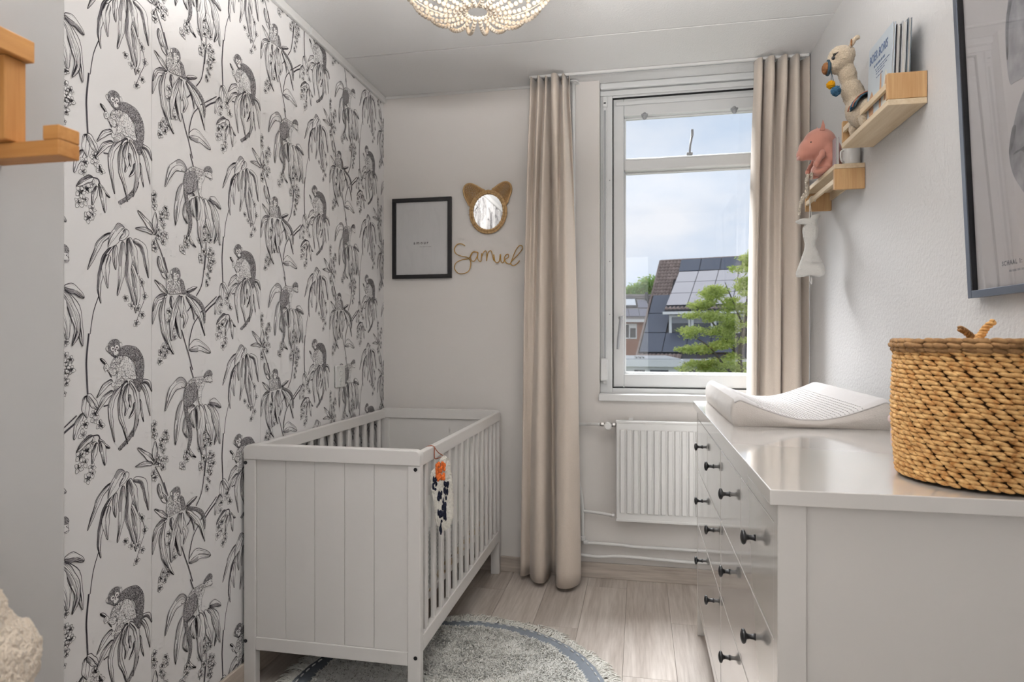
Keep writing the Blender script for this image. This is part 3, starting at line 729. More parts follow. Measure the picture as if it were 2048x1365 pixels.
# knit ribs: plaited rolls running down the side facing the slats
for i in range(15):
    v = i / 15; y = CY0 + .055 + v * .60; f = min(1, (1 - v) * 2.2) ** .8
    zt = .402 + .125 * f; zb = .30 + .10 * v + .02 * math.sin(17 * v); n = max(3, int((zt - zb) / .017))
    b = MB()
    for j in range(n):
        z = zb + (j + .5) * (zt - zb) / n
        for sgn in (-1, 1):
            b.ball((CX1 - .0345, y + sgn * .008, z), (.0065, .013, .0075), 8, 5, Matrix.Rotation(sgn * .5, 3, 'X'))
    b.build('knit_rib', M['knit'], kb, smooth=True)

# pink muslin cloth hanging over the edge of the blanket
M['pink'] = mat('dusty_pink_muslin', (0.62, 0.50, 0.44), 0.95, 0.1, bump=(200, 0.4, 0.003))
def hang(name, label, y0, y1, z0, z1, m, amp=.008, dots=False):
    b = MB()
    def fn(u, v):
        y = y0 + u * (y1 - y0); z = z0 + v * (z1 - z0) + (.02 * math.sin(u * 5 + y0 * 9)) * (1 - v)
        x = CX1 - .046 + .004 * math.sin(u * 14 + v * 3) + amp * .2 * math.sin(u * 30)
        return (min(x, CX1 - .0415), y, z)
    b.grid(fn, 20, 10)
    o = b.build(name, m, smooth=True, fix=False)
    s_ = o.modifiers.new('solid', 'SOLIDIFY'); s_.thickness = .004; s_.offset = -1
    tag(o, label, 'cloth'); return o
M['dotted'] = mat('spotted_cotton', (0.72, 0.71, 0.70), 0.9, 0.2)
_N, _L = M['dotted'].node_tree.nodes, M['dotted'].node_tree.links
_t = _N.new('ShaderNodeTexCoord'); _v = _N.new('ShaderNodeTexVoronoi'); _v.inputs['Scale'].default_value = 30
_r = _N.new('ShaderNodeValToRGB'); _r.color_ramp.interpolation = 'CONSTANT'; _r.color_ramp.elements[0].color = (.03, .03, .04, 1); _r.color_ramp.elements[1].position = .17; _r.color_ramp.elements[1].color = (.72, .71, .70, 1)
_L.new(_t.outputs['Object'], _v.inputs['Vector']); _L.new(_v.outputs['Distance'], _r.inputs['Fac']); _L.new(_r.outputs['Color'], _N['Principled BSDF'].inputs['Base Color'])
hang('muslin_cloth', 'pale pink muslin hanging inside the cot below the knitted blanket', CY0 + .16, CY0 + .30, .262, .405, M['pink'])
hang('spotted_sheet', 'white sheet with black spots standing along the far inside of the cot', CY0 + .67, CY1 - .10, .425, .60, M['dotted'])

# woven ornament hung from the cot rail
M['fluff'] = mat('cream_tufted_wool', (0.80, 0.77, 0.70), 1.0, 0.1, bump=(260, 0.9, 0.004))
M['orange'] = mat('orange_wool', (0.70, 0.16, 0.04), 1.0, 0.1, bump=(260, 0.9, 0.004))
M['navy'] = mat('navy_wool', (0.018, 0.020, 0.035), 1.0, 0.1, bump=(260, 0.9, 0.004))
M['terr'] = mat('terracotta_cord', (0.30, 0.11, 0.07), 0.9, 0.1)
og = thing('woven_hanger', 'tufted cream toy with orange top and black streaks hanging from the cot rail', 'ornament', (-.69, 2.150, .555))
sp = [(.0, -.015), (.026, .000), (.032, .04), (.040, .10), (.052, .165), (.050, .200), (.028, .212), (.012, .245), (-.008, .240), (-.016, .20), (-.022, .15), (-.026, .08), (-.024, .01)]
ol = spline([(a * .9, c) for a, c in sp], 4, True)
b = MB(); cxm = sum(p[0] for p in ol) / len(ol); czm = .11
for side in (0, 1):
    for rr, dd in ((1.0, .0), (.75, .010), (.4, .015), (.0, .0165)):
        pass
rings = [(1.0, 0), (.93, .011), (.75, .019), (.4, .023), (.02, .0235)]
def ogt(a, s_, z):   # a across, s_ thickness: the toy hangs turned towards the door
    ca, sa = math.cos(-.55), math.sin(-.55)
    return (-.664 + a * ca + s_ * sa * 1.0, 2.135 + a * sa * -1.0 - s_ * ca, z)
for sgn in (1, -1):
    n = len(ol); base = len(b.v)
    for rr, dd in rings:
        for (a, c) in ol: b.v.append(ogt(-(cxm + (a - cxm) * rr) * 1.0, sgn * dd, .563 + czm + (c - czm) * rr))
    for i in range(len(rings) - 1):
        for k in range(n):
            b.f.append((base + i * n + k, base + i * n + (k + 1) % n, base + (i + 1) * n + (k + 1) % n, base + (i + 1) * n + k)); b.m.append(0)
o = b.build('tufted_body', M['fluff'], og, smooth=True)
tx = bpy.data.textures.new('tuft', 'CLOUDS'); tx.noise_scale = .008
sb = o.modifiers.new('sub', 'SUBSURF'); sb.levels = 1; sb.render_levels = 2
dm = o.modifiers.new('tufts', 'DISPLACE'); dm.texture = tx; dm.strength = .010; dm.mid_level = .5
rr_ = random.Random(5)
b = MB()
for i in range(26):
    b.ball(ogt(rr_.uniform(-.012, .016), .0235, .748 + rr_.uniform(-.020, .038)), (.0055, .004, .009), 8, 6)
b.build('orange_tufts', M['orange'], og, smooth=True)
b = MB()
for yy, zz, n in ((2.168, .715, 7), (2.128, .70, 5), (2.150, .665, 6), (2.134, .645, 7), (2.149, .615, 5), (2.132, .60, 4), (2.15, .565, 4)):
    for i in range(n * 2): b.ball(ogt(2.148 - yy + rr_.uniform(-.007, .007), .0225, zz + rr_.uniform(-.02, .02)), (rr_.uniform(.002, .0045), .0035, rr_.uniform(.005, .013)), 8, 6)
b.build('dark_tufts', M['navy'], og, smooth=True)
b = MB(); b.tube(spline([(-.664, 2.135, .805), (-.690, 2.137, .82), (-.7045, 2.137, .838), (-.712, 2.137, .8425), (-.72, 2.137, .8425), (-.7345, 2.138, .835), (-.736, 2.142, .80)], 5), .0016, 6)
b.tube(spline([(-.7035, 2.138, .84), (-.7035, 2.1375, .80), (-.690, 2.139, .80), (-.664, 2.135, .806)], 4), .0018, 6)
b.build('cord', M['terr'], og, smooth=True)
# ================================================================ round rug
RC, RR = (-0.645, 2.085), 0.555
rg = thing('round_rug', 'round cream shaggy rug with grey ribbon border and fringe', 'rug', (RC[0], RC[1], 0))
M['rug_back'] = mat('rug_backing', (0.86, 0.85, 0.80), 1.0, 0.05)
M['pile'] = mat('cream_wool_pile', (0.90, 0.89, 0.84), 1.0, 0.05, vary=(60, .12), sheen=.5)
M['ribbon'] = mat('slate_grey_ribbon', lin(128, 134, 142), 0.9, 0.1, bump=(500, .3, .001))
M['stitch'] = mat('white_stitching', (0.72, 0.73, 0.72), 0.9, 0.1)
MB().lathe([(RR + .012, 0.001), (RR + .012, .006), (RR, .008), (.001, .008)], 96, (RC[0], RC[1], 0)).build('backing', M['rug_back'], rg)
Ri, Ro = RR - .062, RR
b = MB(); n = 160
def rb(u, v):
    a = 2 * PI * u; r = Ri + (Ro - Ri) * v
    return (RC[0] + r * math.cos(a), RC[1] + r * math.sin(a), .0105 + .004 * math.sin(PI * v) + .0008 * math.sin(40 * a))
b.grid(rb, n, 6, wrap_u=True); b.build('border_ribbon', M['ribbon'], rg, smooth=True)
b = MB(); ns = 92
for i in range(ns):
    a = 2 * PI * i / ns; r = (Ri + Ro) / 2 + .012
    t = Vector((-math.sin(a), math.cos(a), 0)); c = Vector((RC[0] + r * math.cos(a), RC[1] + r * math.sin(a), .0148))
    b.tube([c - t * .010, c + Vector((0, 0, .0012)), c + t * .010], [.0022, .0032, .0022], 6)
o = b.build('stitches', M['stitch'], rg, smooth=True); o['kind'] = 'stuff'
b = MB(); b.lathe([(Ri - .004, .008), (Ri - .012, .0098), (.001, .0105)], 96, (RC[0], RC[1], 0)); b.build('pile_base', M['pile'], rg, smooth=True)
# pile: bent wool blades
rr_ = random.Random(3); b = MB(); vs, fs = b.v, b.f
N = 95000; Rp = Ri - .010
for i in range(N):
    r = Rp * math.sqrt(rr_.random()); a = rr_.uniform(0, 2 * PI)
    x, y = RC[0] + r * math.cos(a), RC[1] + r * math.sin(a)
    if y < 1.74: continue
    f = noise.noise((x * 9, y * 9, 3)) + .6 * noise.noise((x * 22, y * 22, 7))
    th = rr_.uniform(0, 2 * PI) if rr_.random() < .5 else 3.5 * f + rr_.gauss(0, .5)
    h = .009 + .007 * rr_.random() + .005 * f; ln = rr_.uniform(.008, .018); w = rr_.uniform(.0018, .0032)
    dx, dy = math.cos(th), math.sin(th); px, py = -dy * w, dx * w
    z0 = .0095; n = len(vs)
    vs.extend([(x - px, y - py, z0), (x + px, y + py, z0), (x + dx * ln * .4 + px, y + dy * ln * .4 + py, z0 + h * .8), (x + dx * ln * .4 - px, y + dy * ln * .4 - py, z0 + h * .8), (x + dx * ln, y + dy * ln, z0 + h)])
    fs.append((n, n + 1, n + 2, n + 3)); fs.append((n + 3, n + 2, n + 4)); dk_ = 1 if rr_.random() < .07 + .10 * max(0, f) else 0; b.m.extend((dk_, dk_))
o = b.build('pile', [M['pile'], mat('pile_gap_shade', (0.42, 0.40, 0.36), 1.0, 0.05)], rg, fix=False); o['kind'] = 'stuff'  # scattered blades coloured darker to paint shadow gaps into the pile
# fringe: tassels of a few bent yarns each, every tassel a part
M['fringe'] = mat('cream_fringe_yarn', (0.88, 0.86, 0.80), 1.0, 0.05, vary=(80, .12))
nt = 190
for i in range(nt):
    a = 2 * PI * i / nt
    y = RC[1] + RR * math.sin(a)
    if y < 1.80: continue
    b = MB(); big = 1.0 + .5 * noise.noise((math.cos(a) * 4, math.sin(a) * 4, 1.5))
    for j in range(9):
        aa = a + rr_.uniform(-.02, .02); d = Vector((math.cos(aa), math.sin(aa), 0)); t = Vector((-d.y, d.x, 0))
        p = Vector((RC[0], RC[1], 0)) + d * (RR - .002) + Vector((0, 0, .009))
        sw = rr_.uniform(-.028, .028); ln = rr_.uniform(.030, .070) * big
        pts = [p, p + d * ln * .4 + t * sw * .4 + Vector((0, 0, rr_.uniform(.002, .009))), p + d * ln * .75 + t * sw * 1.3 + Vector((0, 0, rr_.uniform(-.003, .005))), p + d * ln + t * sw * rr_.uniform(.6, 2.0) + Vector((0, 0, -.0065))]
        pts = [(q.x, q.y, max(q.z, .0018)) for q in (Vector(k) for k in spline([tuple(q) for q in pts], 3))]
        b.tube(pts, [.0021 - .0008 * k / len(pts) for k in range(len(pts))], 4)
    b.build('tassel', M['fringe'], rg, fix=False, smooth=True)
# ================================================================ curtains
def curtain(name, label, tops, bots, z_top, z_bot, pinch_z=2.40):
    """tops / bots: plan outlines (x, y) of the folded cloth at the heading and at the hem, same count."""
    cu = thing(name, label, 'curtain', (sum(p[0] for p in bots) / len(bots), sum(p[1] for p in bots) / len(bots), z_bot))
    T = spline(tops, 9); B = spline(bots, 9); n = len(T) - 1; nv = 34
    b = MB()
    def fn(u, v):
        i = min(n, int(round(u * n)))
        z = z_bot + (z_top - z_bot) * v
        k = max(0.0, min(1.0, (z_top - z) / (z_top - z_bot)))
        k = k ** .42 if z < pinch_z else .02 * (z_top - z) / (z_top - pinch_z) + .0
        if z < pinch_z:
            k0 = ((z_top - pinch_z) / (z_top - z_bot)) ** .42; kk = (z_top - z) / (z_top - z_bot)
            k = (kk ** .42 - k0) / (1 - k0) * .98 + .02
        x = T[i][0] + (B[i][0] - T[i][0]) * k; y = T[i][1] + (B[i][1] - T[i][1]) * k
        x += .003 * noise.noise((u * 5, z * 1.3, 4)); y += .004 * noise.noise((u * 5, z * 1.1, 9))
        return (x, y, z)
    zs = None
    b.grid(fn, n, nv)
    o = b.build('cloth', M['curtain'], cu, smooth=True, fix=False)
    s = o.modifiers.new('solid', 'SOLIDIFY'); s.thickness = .003; s.offset = 0
    return cu
def zig(x0, x1, yc, folds, amp, jitter, back=None):
    pts = []; n = folds * 2
    r = random.Random(folds * 17 + int(x0 * 100))
    for i in range(n + 1):
        t = i / n; x = x0 + (x1 - x0) * t + r.uniform(-jitter, jitter) * (0 < i < n)
        y = yc + (amp if i % 2 else -amp) * r.uniform(.75, 1.15)
        if back: y += back(t)
        pts.append((x, y))
    return pts
YT = YB - .115
# left: heavy rounded folds at the hem, pinch pleats at the head; its outer edge returns to the wall
tl = [(-.545, YB - .03), (-.530, YT - .035), (-.510, YT + .03), (-.488, YT - .045), (-.470, YT + .035), (-.452, YT - .03), (-.444, YT + .03), (-.434, YT + .04), (-.420, YT - .05), (-.395, YT - .045), (-.385, YT + .035), (-.365, YT - .045), (-.348, YT + .03), (-.338, YT - .01)]
bl = [(-.590, YB - .07), (-.586, YB - .11), (-.566, YB - .115), (-.545, YB - .085), (-.535, YB - .13), (-.500, YB - .19), (-.455, YB - .18), (-.441, YB - .05), (-.418, YB - .04), (-.404, YB - .12), (-.385, YB - .225), (-.335, YB - .235), (-.290, YB - .17), (-.283, YB - .10)]
curtain('curtain', 'taupe floor-length curtain hanging left of the window beside the cot', tl, bl, ZC - .014, .022)
trr = [(.532, YT + .01), (.542, YT - .035), (.560, YT - .04), (.572, YT + .03), (.588, YT - .04), (.612, YT - .045), (.628, YT + .035), (.645, YT - .04), (.668, YT - .05), (.682, YT + .035), (.702, YT - .04), (.722, YT - .035), (.738, YT + .035), (.772, YT - .01)]
brr = [(.498, YB - .05), (.503, YB - .125), (.520, YB - .16), (.538, YB - .115), (.548, YB - .075), (.556, YB - .17), (.606, YB - .19), (.634, YB - .16), (.640, YB - .08), (.650, YB - .175), (.700, YB - .195), (.728, YB - .16), (.740, YB - .08), (.773, YB - .10)]
curtain('curtain', 'taupe curtain hanging right of the window in the corner behind the drawers', trr, brr, ZC - .014, .022)
# ================================================================ things on the walls
M['black_frame'] = mat('black_frame_paint', (0.010, 0.009, 0.010), 0.4, 0.4)
M['print_paper'] = mat('print_paper', (0.70, 0.69, 0.69), 0.9, 0.1, bump=(9, .25, .01))
M['grey_print'] = mat('grey_print_ink', (0.13, 0.12, 0.12), 0.9, 0.1)
fx0, fx1, fz0, fz1, fy = -1.312, -.979, 1.543, 1.976, YB
fr = thing('framed_print', 'small black picture frame with a one-word print on white paper', 'picture', ((fx0 + fx1) / 2, fy, fz0))
t = .021
def frame_bars(fr, m, t, d):
    MB().box(fx0, fx1, fy - d, fy - .001, fz1 - t, fz1).build('frame_bar', m, fr, bevel=.0015)
    MB().box(fx0, fx1, fy - d, fy - .001, fz0, fz0 + t).build('frame_bar', m, fr, bevel=.0015)
    MB().box(fx0, fx0 + t, fy - d, fy - .001, fz0 + t, fz1 - t).build('frame_bar', m, fr, bevel=.0015)
    MB().box(fx1 - t, fx1, fy - d, fy - .001, fz0 + t, fz1 - t).build('frame_bar', m, fr, bevel=.0015)
frame_bars(fr, M['black_frame'], t, .02)
MB().box(fx0 + t, fx1 - t, fy - .009, fy - .002, fz0 + t, fz1 - t).build('print', M['print_paper'], fr)
text_mesh('lettering', 'amour', .0235, M['grey_print'], fr, (-1.193 - fr.location.x, -.0094, 1.728 - fz0), (PI / 2, 0, 0), .0001, 1.45, 1.0, .0004)
b = MB()
for x0_, w_ in ((-1.157, .012), (-1.141, .016), (-1.121, .006), (-1.111, .018)): b.box(x0_, x0_ + w_, fy - .0094, fy - .009, 1.7125, 1.715)
b.build('small_print', mat('pale_grey_ink', (.42, .41, .41), .9, .1), fr)
MB().box(fx0 + t, fx1 - t, fy - .0125, fy - .0115, fz0 + t, fz1 - t).build('glass', M['clear'], fr)

# rattan bear mirror
M['rattan'] = mat('rattan_cane', lin(206, 170, 122), 0.6, 0.3, vary=(120, .3))
M['rattan_d'] = mat('woven_rush', lin(196, 158, 110), 0.75, 0.2, vary=(160, .45))
BEAR = [(-881, 1905), (-890, 1940), (-908, 1976), (-916, 2008), (-905, 2034), (-878, 2042), (-848, 2031), (-818, 2013), (-782, 2006), (-746, 2015), (-717, 2034), (-684, 2044), (-658, 2028), (-652, 1993), (-667, 1954), (-679, 1908), (-682, 1862), (-699, 1817), (-735, 1786), (-779, 1779), (-824, 1789), (-860, 1825), (-877, 1870)]
mx, mz, ax, az = -.7793, 1.8869, .079, .0925
mr = thing('rattan_mirror', 'oval wall mirror in a woven rattan frame with two bear ears', 'mirror', (mx, YB, 1.779))
b = MB(); n = 48
b.lathe([(1, 0), (1, .004)], n, (0, 0, 0), 'y'); b.v = [(mx + q[0] * (ax + .004), YB - .012 + q[1], mz + q[2] * (az + .004)) for q in b.v]
M['mirror'] = mat('silvered_glass', (0.86, 0.86, 0.86), 0.02, 0.5, 1.0)
b.build('mirror_glass', M['mirror'], mr)
el = lambda k, a: (mx + (ax + k) * math.cos(a), mz + (az + k) * math.sin(a))
b = MB()
b.tube([(el(.006, a)[0], YB - .016, el(.006, a)[1]) for a in [2 * PI * i / n for i in range(n)]], .0055, 8, closed=True)
b.build('inner_hoop', M['rattan'], mr, smooth=True)
b = MB(); b.tube([(el(.0165, a)[0], YB - .011, el(.0165, a)[1]) for a in [2 * PI * i / n for i in range(n)]], .0075, 8, closed=True)
b.build('outer_hoop', M['rattan'], mr, smooth=True)
bo = [(a / 1000, c / 1000) for a, c in spline(BEAR, 5, True)]
ears = {'l': [(-.884, 1.925), (-.893, 1.945), (-.908, 1.976), (-.9135, 2.008), (-.903, 2.032), (-.878, 2.0405), (-.848, 2.029), (-.815, 2.009), (-.80, 2.003)],
        'r': [(-.757, 2.007), (-.745, 2.012), (-.717, 2.031), (-.684, 2.041), (-.66, 2.026), (-.654, 1.993), (-.668, 1.955), (-.676, 1.93)]}
for kx in ears:
    e = spline(ears[kx], 6)
    b = MB(); b.tube([(x, YB - .011, z) for x, z in e], .0045, 8); b.build('ear_rim', M['rattan'], mr, smooth=True)
    # woven fill: strands fanning from the hoop to the rim, crossed by weavers
    m_ = len(e)
    if kx == 'l': ang = [math.radians(168 - 72 * i / (m_ - 1)) for i in range(m_)]
    else: ang = [math.radians(80 - 66 * i / (m_ - 1)) for i in range(m_)]
    hp = [el(.018, a) for a in ang]
    ear = thing('ear_weave', None, None); ear.parent = mr
    b = MB()
    for i in range(0, m_, 2): b.tube([(hp[i][0], YB - .010, hp[i][1]), (e[i][0], YB - .010, e[i][1])], .0014, 5)
    b.build('spokes', M['rattan'], ear, smooth=True)
    b = MB()
    for j in range(1, 15):
        f = j / 15
        pts = []
        for i in range(m_):
            pts.append((hp[i][0] + (e[i][0] - hp[i][0]) * f, YB - .010 + .0022 * (1 if (i // 2 + j) % 2 else -1), hp[i][1] + (e[i][1] - hp[i][1]) * f))
        b.tube(pts, .0021, 5)
    b.build('weavers', M['rattan_d'], ear, smooth=True)
# cane lashing around the hoops
b = MB()
for i in range(34):
    a = 2 * PI * (i + .5) / 34
    c, d = el(-.0005, a), el(.025, a)
    b.tube([(c[0], YB - .019, c[1]), ((c[0] + d[0]) / 2, YB - .0225, (c[1] + d[1]) / 2), (d[0], YB - .012, d[1])], .0016, 5)
b.build('lashing', M['rattan_d'], mr, smooth=True)

# gold wire name
NAME = [(-905, 1712), (-926, 1723), (-950, 1720), (-965, 1697), (-956, 1673), (-926, 1658), (-890, 1649), (-874, 1619), (-884, 1579), (-914, 1565), (-944, 1568), (-963, 1592), (-956, 1621), (-926, 1638), (-890, 1644), (-874, 1657), (-863, 1676), (-842, 1678), (-837, 1675), (-860, 1679), (-877, 1657), (-871, 1634), (-854, 1630), (-839, 1653), (-835, 1676), (-837, 1647), (-827, 1629), (-818, 1631), (-816, 1670), (-817, 1630), (-814, 1653), (-803, 1678), (-791, 1681), (-787, 1658), (-788, 1630), (-782, 1669), (-767, 1683), (-758, 1669), (-752, 1637), (-745, 1631), (-749, 1662), (-746, 1634), (-735, 1619), (-720, 1627), (-713, 1663), (-711, 1627), (-700, 1618), (-688, 1635), (-670, 1646), (-673, 1662), (-684, 1658), (-692, 1641), (-684, 1618), (-664, 1611), (-652, 1626), (-623, 1654), (-600, 1682), (-597, 1700), (-611, 1705), (-632, 1680), (-653, 1631), (-658, 1611), (-643, 1601), (-623, 1613), (-612, 1627)]
M['gold'] = mat('mustard_wool_wire', lin(186, 142, 66), 0.8, 0.2, bump=(700, .6, .001))
pts = spline([(a / 1000, c / 1000) for a, c in NAME], 5)
nm = MB().tube([(x, YB - .006 - .0025 * (1 + math.sin(i * .35)), z) for i, (x, z) in enumerate(pts)], .0023, 6)
nm = nm.build('wire_lettering', M['gold'], smooth=True)
tag(nm, 'gold wool-wrapped wire spelling a child\u2019s name in handwriting on the wall', 'lettering')

# double socket plate on the wallpaper
sk = thing('wall_socket', 'small white double switch plate on the monkey wallpaper', 'socket', (XL + .002, 2.742, .99))
MB().box(XL + .0035, XL + .013, 2.698, 2.787, .993, 1.095).build('plate', M['white_sat'], sk, bevel=.004)
for z in (1.021, 1.066):
    MB().lathe([(.019, 0), (.019, .003), (.016, .0035), (.015, .0015)], 20, (XL + .012, 2.742, z), 'x').build('socket_disc', M['white_sat'], sk, smooth=False)
    for yy in (-.007, .007): MB().lathe([(.0022, 0), (.0022, .0008)], 8, (XL + .0138, 2.742 + yy, z), 'x').build('hole', M['steel_grey'], sk)

# ---------------------------------------------------------------- radiator and pipes
ra = thing('radiator', 'white ribbed panel radiator under the window beside the drawers', 'radiator', (.25, YB - .06, .315))
RX0, RX1, RZ0, RZ1 = -.112, .475, .318, .812
yf = YB - .095
MB().box(RX0, RX1, yf + .006, yf + .05, RZ0, RZ1).build('panel', M['white_sat'], ra, bevel=.008, seg=3)
nr = 17; pitch = (RX1 - RX0 - .03) / nr
rm = MB()
prof = [(-.40, 0), (-.30, .010), (.30, .010), (.40, 0)]
rm.prism([(p * pitch, -d) for p, d in prof], lambda x, y: (x, y, -.205), lambda x, y: (x, y, .205))
rmesh = rm.mesh('rib'); rmesh.materials.append(M['white_sat'])
for i in range(nr):
    o = piece('rib', rmesh, ra, (RX0 + .015 + pitch * (i + .5) - ra.location.x, yf + .0062 - ra.location.y, (RZ0 + RZ1) / 2 - ra.location.z))
    bv = o.modifiers.new('bevel', 'BEVEL'); bv.width = .003; bv.segments = 2
b = MB(); b.box(RX0 - .001, RX1 + .001, yf + .004, yf + .052, RZ1 - .012, RZ1 + .002); b.build('top_edge', M['white_sat'], ra, bevel=.004)
b = MB(); b.box(RX0 - .001, RX1 + .001, yf + .004, yf + .052, RZ0 - .002, RZ0 + .012); b.build('bottom_edge', M['white_sat'], ra, bevel=.004)
for x in (RX0 + .06, RX1 - .08):
    for z0, z1 in ((RZ1 - .06, RZ1 + .008), (RZ0 - .010, RZ0 + .06)):
        MB().box(x, x + .025, yf + .05, YB, z0, z1).build('bracket', M['white_sat'], ra, bevel=.002)
# valve
M['chrome_v'] = mat('nickel_fitting', (0.45, 0.44, 0.43), 0.35, 0.5, 0.9)
MB().lathe([(.009, 0), (.012, .004), (.012, .016), (.009, .02)], 6, (RX0 - .020, yf + .03, .789), 'x').build('union_nut', M['chrome_v'], ra)
MB().lathe([(.008, 0), (.011, .004), (.011, .018), (.008, .02)], 6, (RX0 - .078, yf + .03, .790), 'x').build('union_nut', M['chrome_v'], ra)
b = MB(); b.lathe([(.010, 0), (.010, .04)], 12, (RX0 - .06, yf + .03, .789), 'x'); b.build('valve_body', M['chrome_v'], ra, smooth=True)
b = MB(); b.lathe([(.010, 0), (.019, -.006), (.019, -.022), (.014, -.026)], 20, (RX0 - .040, yf + .022, .786), 'y'); b.build('valve_cap', M['white_sat'], ra, smooth=False)
MB().lathe([(.009, 0), (.012, .003), (.012, .014), (.009, .017)], 6, (RX0 - .022, yf + .03, .338), 'x').build('union_nut', M['white_sat'], ra)
def pipe(label, pts, r=.0095, fit=()):
    p = thing('heating_pipe', label, 'pipe', (pts[0][0], pts[0][1], min(q[2] for q in pts)))
    MB().tube(spline(pts, 5), r, 10).build('tube', M['white_sat'], p, smooth=True)
    for c, ax in fit: MB().lathe([(r * 1.2, -.012), (r * 1.5, -.009), (r * 1.5, .009), (r * 1.2, .012)], 12, c, ax).build('coupling', M['white_sat'], p)
    return p
yp = YB - .028
pp = pipe('white heating pipe rising from floor to ceiling behind the left curtain', [(-.3275, yp, ZC - .002), (-.3275, yp, 1.9), (-.3275, yp, 1.2), (-.322, yp, .62), (-.318, yp, .54), (-.295, yp, .45), (-.284, yp, .36), (-.282, yp, .20)], .0105, [((-.282, yp, .205), 'z')])
MB().lathe([(.024, 0), (.024, .006), (.014, .010)], 20, (-.3275, yp, ZC - .012)).build('rosette', M['white_sat'], pp)
pipe('short white pipe joining the riser to the radiator valve', [(-.325, yp, .786), (-.27, yp - .002, .783), (-.245, yp - .016, .788), (-.19, yf + .03, .790)], .008)
pipe('short white return pipe entering the bottom of the radiator', [(-.283, yp, .342), (-.20, yp - .012, .340), (-.13, yf + .03, .338)], .008)
pipe('upper of two long white pipes running above the skirting', [(-.275, yp, .183), (-.10, yp, .181), (.0, yp, .176), (.2, yp, .177), (.70, yp, .170)], .0085, [((-.266, yp, .183), 'x')])
pipe('lower of two long white pipes running just above the skirting', [(-.34, yp, .122), (-.20, yp, .114), (-.10, yp, .124), (.05, yp, .121), (.28, yp, .116), (.70, yp, .108)], .0085)
# ================================================================ chest of drawers
DX0, DX1, DY0, DY1 = .2203, .7603, 1.1565, 2.7565
Dm = M['dresser']
dr_ = thing('chest_of_drawers', 'long glossy white chest of eight drawers with black knobs', 'chest of drawers', ((DX0 + DX1) / 2, (DY0 + DY1) / 2, 0))
MB().box(DX0, DX1, DY0, DY1, .933, .960).build('top', Dm, dr_, bevel=.002)
FX = .236                                    # front plane
IY0, IY1 = DY0 + .012, DY1 - .012
# corner posts that run down as legs
for y0, y1 in ((IY0, IY0 + .036), (IY1 - .036, IY1)):
    for x0, x1 in ((FX - .001, FX + .046), (DX1 - .056, DX1 - .012)):
        MB().box(x0, x1, y0, y1, 0, .933).build('leg', Dm, dr_, bevel=.002)
for y0, y1 in ((IY0 + .010, IY0 + .024), (IY1 - .024, IY1 - .010)):
    MB().box(FX + .046, DX1 - .056, y0, y1, .16, .933).build('side_panel', Dm, dr_)
MB().box(DX1 - .03, DX1 - .02, IY0 + .03, IY1 - .03, .15, .93).build('back_panel', Dm, dr_)
# front carcass rails between the drawers
RT, R1, R2, RB = .892, .682, .462, .166
ZR = [(RT, .933), (R1 - .002, R1 + .002), (R2 - .002, R2 + .002), (.140, RB)]
for z0, z1 in ((RT, .933), (.128, RB)):
    MB().box(FX + (.0 if z0 > .5 else .0), FX + .020, IY0 + .036, IY1 - .036, z0, z1).build('front_rail', Dm, dr_, bevel=.0015)
yc = (DY0 + DY1) / 2
MB().box(FX + .004, FX + .03, yc - .010, yc + .010, RB, RT).build('divider', Dm, dr_)
MB().box(FX + .012, DX1 - .03, IY0 + .03, IY1 - .03, RB - .02, RB).build('bottom_panel', Dm, dr_)
g = .0022
ya, yb = IY0 + .036, IY1 - .036
def knob(par, y, z):
    b = MB(); b.lathe([(.0075, 0), (.0055, -.004), (.0048, -.012), (.0065, -.017), (.013, -.0195), (.0155, -.023), (.0135, -.0265), (.006, -.029), (.0005, -.0295)], 20, (FX, y, z), 'x')
    b.build('knob', M['black_metal'], par, smooth=True)
def drawer(y0, y1, z0, z1, knobs, kz):
    d = MB().box(FX, FX + .018, y0 + g, y1 - g, z0 + g, z1 - g).build('drawer', Dm, dr_, bevel=.0016)
    bx = MB(); bx.box(FX + .018, DX1 - .06, y0 + .012, y0 + .024, z0 + .02, z1 - .03); bx.box(FX + .018, DX1 - .06, y1 - .024, y1 - .012, z0 + .02, z1 - .03); bx.box(FX + .018, DX1 - .06, y0 + .024, y1 - .024, z0 + .02, z0 + .03)
    bx.build('drawer_box', M['pine'], d)
    for ky in knobs: knob(d, ky, kz)
q = (yb - ya) / 4
for i in range(4):
    drawer(ya + q * i + (.004 if i == 2 else 0), ya + q * (i + 1) - (.004 if i == 1 else 0), R1, RT, [ya + q * (i + .5)], .806)
for z0, z1, kz in ((R2, R1, .600), (RB, R2, .372)):
    drawer(ya, yc - .004, z0, z1, [ya + q * .5, ya + q * 1.5], kz)
    drawer(yc + .004, yb, z0, z1, [ya + q * 2.5, ya + q * 3.5], kz)

